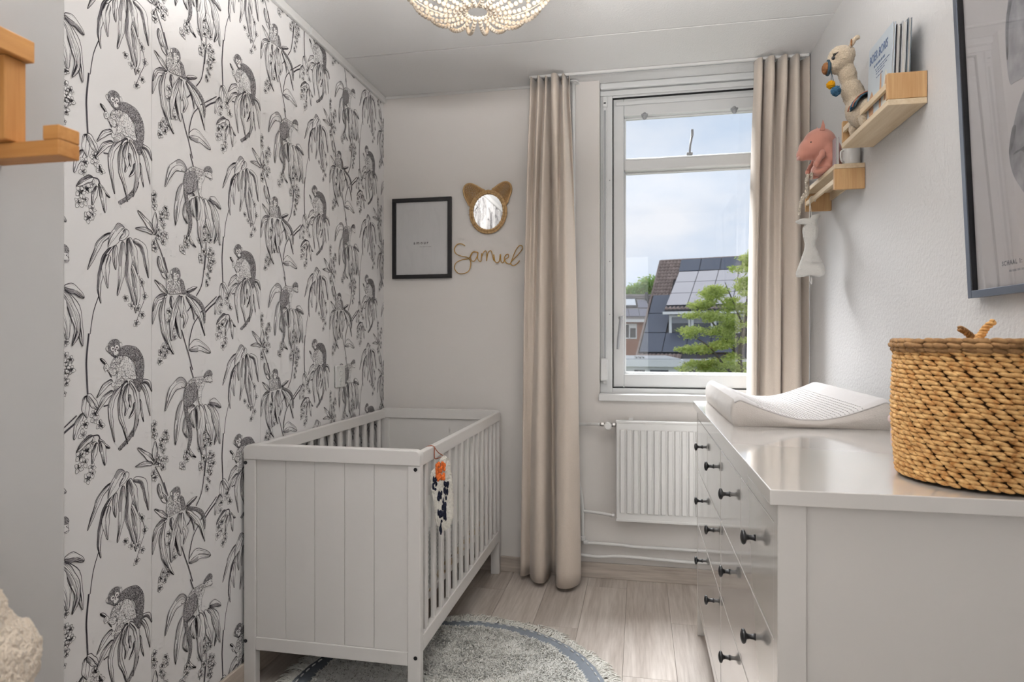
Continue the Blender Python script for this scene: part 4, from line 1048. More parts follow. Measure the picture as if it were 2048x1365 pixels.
# ---------------------------------------------------------------- changing pad
M['waffle'] = mat('off_white_waffle_cotton', (0.55, 0.525, 0.515), 0.95, 0.1, sheen=0.2, bump=(120, .35, .002))
M['linen'] = mat('pale_linen', (0.54, 0.50, 0.465), 0.95, 0.1, sheen=0.2, bump=(260, .4, .002))
cp = thing('changing_pad', 'wedge-sided changing pad in an off-white waffle cover on the chest', 'changing pad', (.487, 2.35, .960))
PX0, PX1, PY0, PY1, PZ = .276, .700, 1.970, 2.735, .961
def ptop(u):   # height across the pad: raised edges, dished middle
    e = abs(2 * u - 1)
    h = .026 + .062 * max(0, (e - .12) / .80) ** 1.35
    if e > .90: h -= .018 * ((e - .90) / .10) ** 2
    return min(h, .088)
b = MB(); nu, nv = 40, 48
def pfn(u, v):
    yy = PY0 + (PY1 - PY0) * v; ed = min(v, 1 - v) * (PY1 - PY0)
    x = PX0 + (PX1 - PX0) * u
    z = PZ + ptop(u) * (1 - .12 * max(0, 1 - ed / .025) ** 2)
    z += .0012 * noise.noise((u * 9, v * 16, 1))
    return (x, yy, z)
b.grid(pfn, nu, nv)
o = b.build('cover_top', M['waffle'], cp, smooth=True, fix=False)
def wall_pts(f):
    return f
b = MB()
def ring(t):     # walk round the rim
    t = (t % 1) * 4
    if t < 1: return (t, 0)
    if t < 2: return (1, t - 1)
    if t < 3: return (3 - t, 1)
    return (0, 4 - t)
def side(t, v):
    u, w = ring(t); x, y, z = pfn(u, w)
    cx_, cy_ = (PX0 + PX1) / 2, (PY0 + PY1) / 2
    bul = .010 * math.sin(PI * v) + .0025 * noise.noise((t * 60, v * 3, 5)) * math.sin(PI * v)
    dx = (1 if u > .999 else -1 if u < .001 else 0); dy = (1 if w > .999 else -1 if w < .001 else 0)
    l = math.hypot(dx, dy) or 1
    sh = .012 * (1 - v) * (1 if dx == -1 or dx == 1 else .2)
    return (x + dx / l * bul - dx * 0 , y + dy / l * bul, PZ - .001 + (z - PZ + .001) * v)
b.grid(side, 160, 10, wrap_u=True)
b.build('cover_side', M['linen'], cp, smooth=True, fix=False)
# waffle ribs across the dished part
b = MB()
for i in range(26):
    u = .16 + .0265 * i
    for j in range(40):
        v0 = (j + .12) / 40; v1 = (j + .88) / 40
        p = [pfn(u, v0), pfn(u, (v0 + v1) / 2), pfn(u, v1)]
        b.tube([(q_[0], q_[1], q_[2] + .0004) for q_ in p], [.001, .0022, .001], 4)
o = b.build('waffle_ribs', M['waffle'], cp, smooth=True, fix=False); o['kind'] = 'stuff'
# gathered corner of the cover
b = MB()
for i in range(7):
    zz = .968 + i * .0095
    b.ball((PX1 + .004 + .004 * math.sin(i * 2.1), PY0 + .022 + .006 * math.cos(i * 1.7), zz), (.012, .030, .0075), 14, 8, Matrix.Rotation(.25 * math.sin(i * 1.3), 3, 'X'))
b.build('gathered_corner', M['linen'], cp, smooth=True)
b = MB(); b.tube(spline([pfn(i / 30, 0) for i in range(31)], 2), .0028, 6); b.build('front_seam', M['waffle'], cp, smooth=True)
b = MB(); b.tube(spline([pfn(i / 30, 1) for i in range(31)], 2), .0028, 6); b.build('back_seam', M['waffle'], cp, smooth=True)

# ---------------------------------------------------------------- woven basket
M['grass1'] = mat('seagrass', lin(238, 196, 134), 0.7, 0.25, vary=(70, .55, lin(172, 116, 58)), bump=(300, .3, .001))
M['grass2'] = mat('dark_seagrass', lin(168, 130, 88), 0.75, 0.2, vary=(55, .5, lin(110, 80, 50)), bump=(300, .3, .001))
bcx, bcy, br = .617, 1.312, .132
bk = thing('woven_basket', 'large round seagrass basket with lid standing on the near end of the chest', 'basket', (bcx, bcy, .960))
BH = .232; rows = 27
def brad(z): return br + .006 * math.sin(PI * z / BH) + .004 * (z / BH)
# inner liner, coloured dark to put shade into the gaps of the weave
MB().lathe([(br - .012, .003), (brad(.06) - .008, .06), (brad(.15) - .008, .15), (brad(BH) - .008, BH)], 48, (bcx, bcy, .961))  .build('lining', mat('weave_gap_shade', lin(84, 58, 34), .9, .1), bk, smooth=True)
rr_ = random.Random(21)
def coil(z, r, m, hh, nst=46, thick=.0100, lean=-.27, name='woven_row', ph=0.0):
    b = MB()
    for i in range(nst):
        a = 2 * PI * (i + ph) / nst + rr_.uniform(-.02, .02)
        rr = r + rr_.uniform(-.001, .0012)
        c = Vector((bcx + rr * math.cos(a), bcy + rr * math.sin(a), z + rr_.uniform(-.0006, .0006)))
        R = Matrix.Rotation(a, 3, 'Z') @ Matrix.Rotation(lean + rr_.uniform(-.08, .08), 3, 'X')
        b.ball(c, (thick * .62, 2 * PI * r / nst * .70, hh * .50), 8, 6, R)
    b.build(name, m, bk, smooth=True)
for i in range(rows):
    z = .9655 + BH * (i + .5) / rows
    coil(z, brad(BH * (i + .5) / rows), M['grass1'], BH / rows * .98, ph=.5 * (i % 2) + .13 * i)
# rim: three darker flaring coils, then the lid with its two-leaf knot
for i, (dz, dr2) in enumerate(((.006, .003), (.014, .006), (.021, .004))):
    coil(.961 + BH + dz, brad(BH) + dr2, M['grass2'], .011, 44, .012, -.16, 'rim_coil')
ld = MB(); prof = []
for k in range(14): prof.append((.118 * (1 - k / 14) + .002, BH + .018 + .0045 * math.sin(k * 1.9) + .003 * k / 14))
ld.lathe(prof, 48, (bcx, bcy, .961), caps=False); lid = ld.build('lid', M['grass1'], bk, smooth=True, fix=False)
def rope(pts, r):
    b = MB(); P = [Vector(p) for p in spline(pts, 10)]
    for s_ in (0, PI):
        q = []
        for i, p in enumerate(P):
            t = (P[min(i + 1, len(P) - 1)] - P[max(i - 1, 0)]).normalized(); u = t.orthogonal().normalized(); w = t.cross(u)
            an = i * .75 + s_; q.append(tuple(p + (u * math.cos(an) + w * math.sin(an)) * r * .55))
        b.tube(q, [r * .75 * (1 - .35 * i / len(q)) for i in range(len(q))], 6)
    return b
hc_ = (.598, bcy - .02, 1.214)
rope([hc_, (.606, bcy - .02, 1.226), (.612, bcy - .022, 1.238), (.623, bcy - .026, 1.250)], .0062).build('knot_leaf', M['grass1'], lid, smooth=True)
rope([hc_, (.588, bcy - .02, 1.224), (.576, bcy - .024, 1.233), (.566, bcy - .03, 1.237)], .0058).build('knot_leaf', M['grass2'], lid, smooth=True)
rope([(.588, bcy - .03, 1.207), (.600, bcy - .015, 1.221), (.612, bcy, 1.207)], .006).build('knot', M['grass1'], lid, smooth=True)
# soft pink box half hidden behind the basket
pb = thing('soft_box', 'pale pink rounded box half hidden behind the basket', 'box', (.62, 1.56, .960))
MB().box(.566, .70, 1.50, 1.62, .961, 1.03).build('body', mat('pale_pink_fabric', (0.62, 0.48, 0.46), 0.9, 0.1), pb, bevel=.02, seg=5)
MB().box(.564, .702, 1.498, 1.622, 1.022, 1.045).build('lid', mat('pale_pink_lid', (0.64, 0.51, 0.49), 0.9, 0.1), pb, bevel=.010, seg=4)
# ================================================================ spice-rack shelves on the right wall
def shelf(label, y0, y1, z0, flip, x0=.676):
    """A wall rack of pale wood: base board, two end blocks, front bar and back lath. flip: hung upside down, base on top."""
    H_ = .090; x1 = XR - .001
    s = thing('wall_shelf', label, 'shelf', ((x0 + x1) / 2, (y0 + y1) / 2, z0))
    t = .017
    zz = lambda a, c: (z0 + H_ - c, z0 + H_ - a) if flip else (z0 + a, z0 + c)
    MB().box(x0, x1, y0 + (.0), y1, *zz(0, t)).build('base_board', M['pine'], s, bevel=.002)
    for a, c in ((y0, y0 + .015), (y1 - .015, y1)):
        MB().box(x0, x1, a, c, *zz(t, H_)).build('end_block', M['beech'], s, bevel=.002)
    MB().box(x0, x0 + .010, y0 + .015, y1 - .015, *zz(.050, .068)).build('front_bar', M['pine'], s, bevel=.0015)
    MB().box(x1 - .008, x1, y0 + .015, y1 - .015, *zz(t, .050)).build('back_lath', M['pine'], s, bevel=.0015)
    return s
SU_Y0, SU_Y1, SU_Z = 1.935, 2.345, 1.866
shelf('upper pale wooden wall rack holding the llama and picture books', SU_Y0, SU_Y1, SU_Z, False)
SL_Y0, SL_Y1, SL_Z = 2.425, 2.835, 1.746
shelf('lower pale wooden wall rack hung upside down with the pig sitting on it', SL_Y0, SL_Y1, SL_Z, True)

# ---------------------------------------------------------------- picture books
rb_ = random.Random(4)
M['page'] = mat('book_pages', (0.66, 0.64, 0.60), 0.9, 0.1)
def book(label, xf, th, y0, y1, z0, h, cover, lean=.035, name='picture_book'):
    bk_ = thing(name, label, 'book', (xf, y0, z0), 0, 'picture books on the upper rack')
    bk_.rotation_euler = (0, lean, 0)
    # local: x thickness, y width, z height
    MB().box(0, .0022, 0, y1 - y0, 0, h).build('front_cover', cover, bk_, local=True, bevel=.0008)
    MB().box(th - .0022, th, 0, y1 - y0, 0, h).build('back_cover', cover, bk_, local=True, bevel=.0008)
    MB().box(.0022, th - .0022, .003, y1 - y0 - .002, .003, h - .003).build('pages', M['page'], bk_, local=True)
    MB().box(0, th, y1 - y0 - .002, y1 - y0, 0, h).build('spine', cover, bk_, local=True, bevel=.0008)
    return bk_
M['bk_blue'] = mat('pale_blue_cover', lin(196, 206, 214), 0.35, 0.4, vary=(6, .12))
M['bk_black'] = mat('black_cover', (0.012, 0.012, 0.016), 0.35, 0.4)
M['bk_grey'] = mat('pale_grey_cover', (0.46, 0.47, 0.48), 0.4, 0.4)
M['bk_teal'] = mat('slate_cover', (0.09, 0.11, 0.13), 0.4, 0.4)
zb = SU_Z + .0175
BX = .690
bY0, bY1 = 1.957, 2.145
b1 = book('pale blue picture book with a two-word title facing the room, frontmost on the upper rack', BX, .008, bY0, bY1, zb, .225, M['bk_blue'])
b2 = book('thin black-covered picture book right behind the pale blue one', BX + .0105, .012, bY0 + .002, bY1 - .01, zb, .218, M['bk_black'])
b3 = book('pale grey picture book standing behind the black one', BX + .0245, .012, bY0 + .001, bY1 - .02, zb, .226, M['bk_grey'])
b4 = book('slate grey picture book standing nearest the wall', BX + .0385, .010, bY0 - .001, bY1 - .006, zb, .232, M['bk_teal'])
M['bk_ink'] = mat('steel_blue_ink', lin(104, 118, 146), 0.6, 0.2)
M['bk_tan'] = mat('tan_ink', lin(190, 150, 120), 0.6, 0.2)
M['bk_wht'] = mat('cream_ink', lin(222, 218, 206), 0.6, 0.2)
def cover_text(body, size, dy, dz, sx=1.0):   # the cover faces -X: text runs towards -Y
    text_mesh('title', body, size, M['bk_ink'], b1, (-.0006, dy, dz), (PI / 2, 0, -PI / 2), .0002, 1.0, sx, .0006)
cover_text('BOER BORIS', .037, .178, .172, .72)
# rows of small print too fine to read: short dashes of ink
for k, (dy, dz, n, h) in enumerate(((.140, .1505, 5, .007), (.128, .1395, 6, .0028), (.122, .1315, 5, .0028), (.120, .1235, 4, .0028), (.118, .112, 3, .0028))):
    b = MB(); y_ = dy
    for j in range(n):
        w_ = .010 + .005 * ((j * 7 + k * 3) % 3)
        b.box(-.0005, -.0002, y_ - w_, y_, dz, dz + h); y_ -= w_ + .004
    b.build('small_print', M['bk_ink'], b1, local=True)
# the drawn figures along the bottom of the cover
def cover_shape(poly, m, lay=1):
    b = MB(); b.prism(poly, lambda y, z: (-.0003 * lay, y, z), lambda y, z: (-.0003 * lay - .0002, y, z)); b.build('illustration', m, b1, local=True)
cover_shape([(.16, .0), (.175, .04), (.168, .07), (.150, .085), (.135, .065), (.130, .0)], M['bk_tan'])
cover_shape([(.085, .0), (.088, .05), (.083, .10), (.079, .125), (.075, .10), (.070, .05), (.070, .0)], M['bk_tan'])
cover_shape([(.062, .0), (.060, .06), (.050, .095), (.040, .11), (.030, .09), (.022, .05), (.020, .0)], M['bk_wht'])
cover_shape([(.047, .02), (.045, .07), (.040, .095), (.034, .07), (.034, .02)], M['bk_tan'], 2)

# ---------------------------------------------------------------- plush helper
def fuse(name, balls, m, parent, voxel=.004, fuzz=0.0, fscale=.006, smooth_it=4, tubes=()):
    b = MB()
    for it in balls:
        c, r = it[0], it[1]; rot = it[2] if len(it) > 2 else None
        b.ball(c, r, 20, 14, rot)
    for pts, r in tubes: b.tube(pts, r, 14)
    o = b.build(name, m, parent, smooth=True)
    rm_ = o.modifiers.new('remesh', 'REMESH'); rm_.mode = 'VOXEL'; rm_.voxel_size = voxel; rm_.use_smooth_shade = True
    sm_ = o.modifiers.new('smooth', 'SMOOTH'); sm_.factor = .5; sm_.iterations = smooth_it
    if fuzz:
        tx_ = bpy.data.textures.new(name + '_fuzz', 'CLOUDS'); tx_.noise_scale = fscale; tx_.noise_depth = 1
        dm_ = o.modifiers.new('curls', 'DISPLACE'); dm_.texture = tx_; dm_.strength = fuzz; dm_.mid_level = .5
    return o
# ---------------------------------------------------------------- llama
M['boucle'] = mat('cream_boucle', lin(206, 188, 164), 1.0, 0.05, sheen=.3, bump=(420, .8, .003), vary=(260, .35))
M['dk_teal'] = mat('teal_felt', lin(58, 74, 84), 1.0, 0.05, bump=(400, .5, .002))
M['brown_felt'] = mat('brown_felt', lin(142, 98, 66), 1.0, 0.05, vary=(200, .4), bump=(300, .7, .003))
M['mustard'] = mat('mustard_wool', lin(196, 140, 26), 1.0, 0.05, bump=(300, .8, .003))
M['blue_w'] = mat('petrol_blue_wool', lin(56, 88, 112), 1.0, 0.05, bump=(300, .8, .003))
ll = thing('llama_plush', 'cream curly plush llama with two pompoms standing on the upper rack', 'plush toy', (.70, 2.24, SU_Z + .017))
ly = 2.235
zs_ = SU_Z + .0185
fuse('body', [((.642, ly, 2.128), (.040, .036, .042)), ((.632, ly, 2.112), (.036, .032, .032)), ((.664, ly, 2.14), (.022, .024, .026)),
              ((.662, ly, 2.075), (.027, .027, .05), Matrix.Rotation(-.25, 3, 'Y')), ((.679, ly - .002, 2.01), (.034, .032, .055), Matrix.Rotation(-.3, 3, 'Y')),
              ((.700, ly - .01, 1.955), (.048, .045, .05)), ((.712, ly - .03, 1.935), (.050, .075, .046)),
              ((.686, ly + .020, 1.905), (.014, .016, .030)), ((.720, ly + .02, 1.905), (.014, .016, .030)), ((.690, ly - .072, 1.905), (.015, .016, .030)), ((.728, ly - .072, 1.905), (.015, .016, .030))],
     M['boucle'], ll, .0042, .0065, .0055, 3)
fuse('ear', [((.672, ly - .02, 2.170), (.008, .007, .020), Matrix.Rotation(.5, 3, 'Y')), ((.684, ly - .02, 2.184), (.010, .008, .008))], M['boucle'], ll, .003, .003, .005, 2)
MB().ball((.666, ly - .026, 2.167), (.003, .003, .012), 8, 8).build('ear_lining', M['brown_felt'], ll, smooth=True)
b = MB(); b.ball((.597, ly, 2.100), (.012, .019, .019), 18, 12); b.build('nose', M['brown_felt'], ll, smooth=True)
b = MB(); b.tube([(.604, ly + .020 * math.cos(a), 2.102 + .021 * math.sin(a)) for a in [i * PI / 12 for i in range(24)]], .0052, 8, closed=True); b.build('halter', M['dk_teal'], ll, smooth=True)
for sg in (-1, 1):
    e = MB(); e.ball((.612, ly + sg * .028, 2.121), (.006, .005, .006), 12, 8); e = e.build('eye', M['black_metal'], ll, smooth=True)
    b = MB()
    for k in range(5): b.tube([(.612, ly + sg * .031, 2.124), (.608 + .004 * k, ly + sg * .040, 2.131 + .001 * k)], .0011, 4)
    b.build('eyelashes', M['black_metal'], e)
def pompom(c, r, m, par):
    o = MB().ball(c, r, 20, 14).build('pompom', m, par, smooth=True)
    sb_ = o.modifiers.new('sub', 'SUBSURF'); sb_.levels = 1; sb_.render_levels = 2
    tx_ = bpy.data.textures.new('pom', 'CLOUDS'); tx_.noise_scale = .004; d_ = o.modifiers.new('fluff', 'DISPLACE'); d_.texture = tx_; d_.strength = .008
    return o
for c, m, r in (((.606, ly - .024, 2.037), M['mustard'], .0125), ((.619, ly - .032, 2.013), M['blue_w'], .015)):
    p_ = pompom(c, r, m, ll); MB().tube([(.607, ly - .02, 2.085), ((.607 + c[0]) / 2, ly - .026, (2.085 + c[2]) / 2), c], .0010, 5).build('cord', M['dk_teal'], p_)
b = MB()
def sad(u, v):
    a = PI * (.05 + .9 * u); return (.712 - .054 * math.cos(a), ly - .085 + .075 * v, 1.935 + .053 * math.sin(a))
b.grid(sad, 16, 6); o = b.build('saddle_cloth', M['dk_teal'], ll, smooth=True, fix=False); s_ = o.modifiers.new('solid', 'SOLIDIFY'); s_.thickness = .004
for k in range(3):
    b = MB(); b.tube([(.712 - .0585 * math.cos(PI * (.05 + .9 * i / 14)), ly - .075 + .022 * k, 1.935 + .057 * math.sin(PI * (.05 + .9 * i / 14))) for i in range(15)], .002, 5)
    b.build('woven_stripe', [M['terr'], M['blue_w'], M['terr']][k], o, smooth=True)
# small wooden toy beside the llama's feet
wt = thing('wooden_figure', 'small reddish brown wooden figure lying behind the front bar of the upper rack', 'toy', (.70, 2.115, zs_))
fuse('figure', [((.6925 + .004, 2.165, zs_ + .014), (.010, .022, .013)), ((.696, 2.190, zs_ + .022), (.009, .010, .010))], M['terr'], wt, .003, 0, .01, 3)
# ---------------------------------------------------------------- pig plush on the lower rack
M['pink_plush'] = mat('dusty_pink_cotton', lin(196, 138, 122), 0.95, 0.1, sheen=.4, bump=(700, .25, .001))
M['pink_in'] = mat('pale_pink_cotton', lin(206, 158, 148), 0.95, 0.1, sheen=.3)
py_ = 2.60; zt = SL_Z + .0905
pg = thing('pig_plush', 'dusty pink plush pig sitting on the lower rack and looking to the window', 'plush toy', (.695, py_, zt))
fuse('body', [((.672, py_, 1.960), (.060, .056, .058), Matrix.Rotation(.2, 3, 'Y')), ((.640, py_, 1.942), (.044, .044, .042)), ((.612, py_, 1.920), (.024, .028, .022), Matrix.Rotation(.6, 3, 'Y')),
              ((.700, py_, 1.925), (.050, .055, .055)), ((.706, py_, 1.885), (.054, .058, .048)), ((.694, py_, 1.862), (.052, .056, .026))], M['pink_plush'], pg, .0045, 0, .01, 8)
b = MB(); b.ball((.5985, py_, 1.912), (.006, .017, .012), 14, 10, Matrix.Rotation(.45, 3, 'Y')); b.build('snout', M['pink_in'], pg, smooth=True)
for sg in (-1, 1):
    ear = MB(); pts_ = [(-.013, 0), (-.004, .020), (.002, .040), (.010, .020), (.012, 0)]
    ear.prism(pts_, lambda a, c: (.672 + a * .8, py_ + sg * (.040 + .004), 1.998 + c), lambda a, c: (.672 + a * .8, py_ + sg * (.040 - .006 + .004), 1.998 + c))
    e_ = ear.build('ear', M['pink_plush'], pg, bevel=.002)
    MB().ball((.632, py_ + sg * .042, 1.956), (.0028, .0025, .0028), 10, 8).build('eye', M['black_metal'], pg, smooth=True)
    fuse('arm', [((.668, py_ + sg * .056, 1.905), (.012, .012, .018)), ((.655, py_ + sg * .062, 1.885), (.011, .011, .020), Matrix.Rotation(.4, 3, 'Y')), ((.645, py_ + sg * .058, 1.868), (.010, .011, .013))], M['pink_plush'], pg, .0035, 0, .01, 4)
    fuse('foot', [((.660, py_ + sg * .036, 1.8475), (.020, .015, .0125)), ((.676, py_ + sg * .038, 1.851), (.020, .017, .014))], M['pink_plush'], pg, .0035, 0, .01, 4)
# crocheted bunting hanging over the front edge
M['crochet'] = mat('cream_crochet', lin(214, 202, 186), 1.0, 0.05, bump=(300, .9, .003), vary=(150, .25))
cg = thing('crochet_garland', 'cream crocheted garland draped over the front of the lower rack', 'garland', (.665, 2.72, SL_Z))
gp = spline([(.655, 2.60, zt + .014), (.640, 2.635, zt + .012), (.650, 2.67, zt - .012), (.660, 2.71, zt - .03), (.656, 2.765, zt - .035), (.654, 2.80, zt - .06), (.656, 2.822, zt - .085)], 6)
MB().tube(gp, .003, 6).build('cord', M['crochet'], cg, smooth=True)
for i in range(2, len(gp) - 1, 3):
    c = gp[i]; b = MB()
    b.tube([(c[0] - .004, c[1] + .012 * math.cos(a), c[2] - .010 + .012 * math.sin(a)) for a in [k * PI / 6 for k in range(12)]], .0034, 6, closed=True)
    b.ball((c[0] - .005, c[1], c[2] - .010), (.003, .004, .004), 8, 6)
    b.build('crochet_ring', M['crochet'], cg, smooth=True)
# white jar and books standing behind the pig
jar = thing('white_mug', 'white glazed beaker standing on the lower rack under the upper one', 'beaker', (.735, 2.455, zt))
MB().lathe([(.026, .0005), (.029, .004), (.030, .055), (.029, .0645), (.026, .0645), (.026, .01)], 28, (.742, 2.462, zt)).build('cup', mat('white_glaze', (.70, .69, .67), .12, .6), jar, smooth=True)
hb = MB().tube(spline([(.714, 2.452, zt + .052), (.704, 2.446, zt + .048), (.702, 2.444, zt + .030), (.706, 2.446, zt + .014), (.7145, 2.452, zt + .010)], 4), .0032, 8); hb.build('handle', bpy.data.materials['white_glaze'], jar, smooth=True)
bb = book('thin mauve board book standing upright behind the pig on the lower rack', .697, .012, 2.485, 2.525, zt, .112, mat('mauve_cover', (.40, .34, .36), .4, .3), 0.0)
bb['group'] = 'books on the lower rack'
# ---------------------------------------------------------------- fleece bunny hanging from the front bar
M['fleece'] = mat('white_fleece', (0.70, 0.68, 0.64), 1.0, 0.05, sheen=.4, bump=(350, .8, .003))
bn = thing('bunny_comforter', 'white fleece bunny hanging by a ribbon from the lower rack', 'plush toy', (.678, 2.735, 1.465))
by_, X0b = 2.735, .674
outl = [(.0, .0), (-.024, -.006), (-.046, -.012), (-.052, .004), (-.044, .030), (-.034, .060), (-.024, .092), (-.020, .118), (-.026, .150), (-.029, .180), (-.022, .200), (-.048, .206), (-.052, .216), (-.030, .224), (-.008, .223), (.010, .226), (.022, .238), (.034, .236), (.030, .222), (.022, .208), (.028, .180), (.024, .150), (.018, .118), (.026, .090), (.038, .055), (.050, .020), (.048, -.004), (.030, -.012), (.014, -.004)]
ol = spline(outl, 4, True); b = MB(); cen = (0, .11)
def medial(a, c): return (0.0, c * .94 + .006)
rings = [(1.0, 0), (.9, .009), (.68, .0145), (.35, .018), (.0, .019)]
yaw_ = -.15
for sgn in (1, -1):
    n = len(ol); base = len(b.v)
    for rr, dd in rings:
        for a, c in ol:
            m_ = medial(a, c); aa, cc = m_[0] + (a - m_[0]) * rr, m_[1] + (c - m_[1]) * rr
            b.v.append((X0b + aa * math.cos(yaw_) * 1.05 + sgn * dd * math.sin(yaw_) * -1, by_ + aa * math.sin(yaw_) + sgn * dd * math.cos(yaw_), 1.478 + cc))
    for i in range(len(rings) - 1):
        for k in range(n): b.f.append((base + i * n + k, base + i * n + (k + 1) % n, base + (i + 1) * n + (k + 1) % n, base + (i + 1) * n + k)); b.m.append(0)
o = b.build('fleece_body', M['fleece'], bn, smooth=True)
sb = o.modifiers.new('sub', 'SUBSURF'); sb.levels = 1; sb.render_levels = 2
tx = bpy.data.textures.new('fl', 'CLOUDS'); tx.noise_scale = .006; dm = o.modifiers.new('fluff', 'DISPLACE'); dm.texture = tx; dm.strength = .0035
b = MB(); b.box(.672, .690, 2.708, 2.7115, 1.522, 1.538); b.build('pocket', M['fleece'], bn, bevel=.002)
M['ribbon_w'] = mat('white_cotton_ribbon', (.70, .68, .64), .9, .1)
for dx in (-.004, .004):
    MB().tube(spline([(X0b + dx, by_, 1.700), (X0b - .002 + dx * .5, by_ - .002, 1.745), (.671, by_, 1.768), (.671, by_ + dx, 1.782), (.681, by_ + dx, 1.790), (.692, by_ + dx, 1.782), (.691, by_ + dx, 1.768)], 4), .0022, 6, flat=.5).build('ribbon', M['ribbon_w'], bn, smooth=True)
b = MB(); b.tube(spline([(.676, by_ - .002, 1.472), (.678, by_ - .002, 1.455), (.676, by_ - .004, 1.438), (.670, by_ - .006, 1.452), (.672, by_ - .004, 1.472)], 4), .0022, 6); b.build('tail_ribbon', M['ribbon_w'], bn, smooth=True)
# ================================================================ large framed poster on the right wall
M['gun'] = mat('gunmetal_frame', lin(92, 98, 110), 0.32, 0.5, 0.6)
M['poster'] = mat('poster_paper', (0.50, 0.475, 0.48), 0.8, 0.15)
M['wash1'] = mat('grey_watercolour', (0.16, 0.16, 0.18), 0.9, 0.1, vary=(14, .6, (0.42, 0.41, 0.43)))
M['wash2'] = mat('dark_watercolour', (0.05, 0.05, 0.06), 0.9, 0.1, vary=(18, .6, (0.22, 0.22, 0.24)))
PYf, PYn, PZ0, PH = 1.662, .955, 1.313, 1.005
po = thing('framed_poster', 'large grey-framed poster with a watercolour figure leaning off the right wall', 'poster', (XR - .006, PYf, PZ0))
po.rotation_euler = (0, -.046, 0)                # hangs from a wire, the top leans into the room
PWd = PYf - PYn; d = .020; ft = .017
# local axes: x into the wall (+), y towards the camera (-), z up
MB().box(-d, 0, -ft, 0, 0, PH).build('frame_bar', M['gun'], po, local=True, bevel=.001)
MB().box(-d, 0, -PWd, -PWd + ft, 0, PH).build('frame_bar', M['gun'], po, local=True, bevel=.001)
MB().box(-d, 0, -PWd + ft, -ft, 0, ft).build('frame_bar', M['gun'], po, local=True, bevel=.001)
MB().box(-d, 0, -PWd + ft, -ft, PH - ft, PH).build('frame_bar', M['gun'], po, local=True, bevel=.001)
b = MB(); b.box(-d + .001, -.006, -ft - .004, -ft, ft, PH - ft); b.build('rebate', M['rubber'], po, local=True)
MB().box(-.0075, -.004, -PWd + ft, -ft, ft, PH - ft).build('sheet', M['poster'], po, local=True)
MB().box(-.0125, -.0115, -PWd + ft, -ft, ft, PH - ft).build('glass', M['clear'], po, local=True)
def paint(poly, m, lay):
    pl = spline(poly, 5, True)
    b = MB(); b.prism(pl, lambda y, z: (-.0076 - .0002 * lay, y - PYf, z - PZ0), lambda y, z: (-.0078 - .0002 * lay, y - PYf, z - PZ0)); b.build('painted_figure', m, po, local=True)
paint([(1.405, 1.96), (1.455, 1.93), (1.478, 1.86), (1.482, 1.79), (1.475, 1.742), (1.455, 1.738), (1.41, 1.742), (1.34, 1.80), (1.31, 1.90)], M['wash1'], 1)
paint([(1.45, 1.935), (1.478, 1.87), (1.482, 1.80), (1.476, 1.80), (1.466, 1.87), (1.44, 1.92)], M['wash2'], 2)
paint([(1.440, 1.70), (1.470, 1.655), (1.490, 1.61), (1.484, 1.565), (1.462, 1.53), (1.430, 1.505), (1.36, 1.53), (1.30, 1.60), (1.32, 1.70), (1.38, 1.74)], M['wash1'], 1)
paint([(1.475, 1.65), (1.490, 1.61), (1.487, 1.60), (1.470, 1.625), (1.462, 1.65)], M['wash2'], 2)
paint([(1.474, 1.595), (1.455, 1.60), (1.43, 1.575), (1.445, 1.53), (1.436, 1.49), (1.40, 1.52), (1.40, 1.60)], M['wash2'], 3)
paint([(1.30, 2.06), (1.40, 2.04), (1.38, 1.95), (1.30, 1.80), (1.25, 1.62), (1.20, 1.60), (1.16, 1.80), (1.20, 2.0)], M['wash1'], 0)
def poster_text(body, size, y, z, sx):
    text_mesh('lettering', body, size, M['wash2'], po, (-.0079, y - PYf, z - PZ0), (PI / 2, 0, -PI / 2), .0001, 1.25, sx, .0004)
poster_text('SCHAAL 1:', .0135, 1.538, 1.374, .95)
b = MB(); y_ = 1.513 - PYf
for w_ in (.008, .014, .010, .016, .012): b.box(-.0079, -.0076, y_ - w_, y_, .046, .0505); y_ -= w_ + .004
b.build('small_print', M['wash1'], po, local=True)

# ================================================================ beaded ceiling lamp
lz = 2.215
LX, LY = -.486, 1.895
la = thing('bead_lamp', 'white wooden-bead ceiling lamp glowing warm at the top edge', 'lamp', (LX, LY, lz))
M['bead'] = mat('white_wood_bead', (0.50, 0.43, 0.35), 0.55, 0.3)
M['string'] = mat('cotton_string', (0.65, 0.6, 0.52), 0.9, 0.1)
prof = spline([(.040, .006), (.070, .000), (.110, .001), (.155, .014), (.200, .042), (.232, .085), (.240, .140), (.222, .195), (.170, .245), (.110, .285), (.075, .310)], 12)
# evenly spaced beads along the profile
beads = []; acc = 0; last = prof[0]; beads.append(last); step = .0132
for p in prof[1:]:
    acc += math.hypot(p[0] - last[0], p[1] - last[1]); last = p
    if acc >= step: beads.append(p); acc = 0
bm_ = MB(); r_b = random.Random(9)
for r, z in beads: bm_.ball((r, 0, z), .0070, 12, 8)
bmesh_ = bm_.mesh('bead_string'); bmesh_.materials.append(M['bead'])
bmesh_.polygons.foreach_set('use_smooth', [True] * len(bmesh_.polygons))
NS = 20
for k in range(NS): piece('bead_string', bmesh_, la, (0, 0, 0), 2 * PI * (k + .3) / NS)
def hoop(r, z, t): return [(LX + r * math.cos(a), LY + r * math.sin(a), lz + z) for a in [2 * PI * i / 40 for i in range(40)]]
b = MB(); b.tube(hoop(.0365, .006, 0), .0032, 8, closed=True); b.build('bottom_ring', M['bead'], la, smooth=True)
b = MB(); b.tube(hoop(.234, .10, 0), .0025, 8, closed=True); b.build('wide_ring', M['string'], la, smooth=True)
b = MB(); b.tube(hoop(.078, .308, 0), .003, 8, closed=True); b.build('top_ring', M['bead'], la, smooth=True)
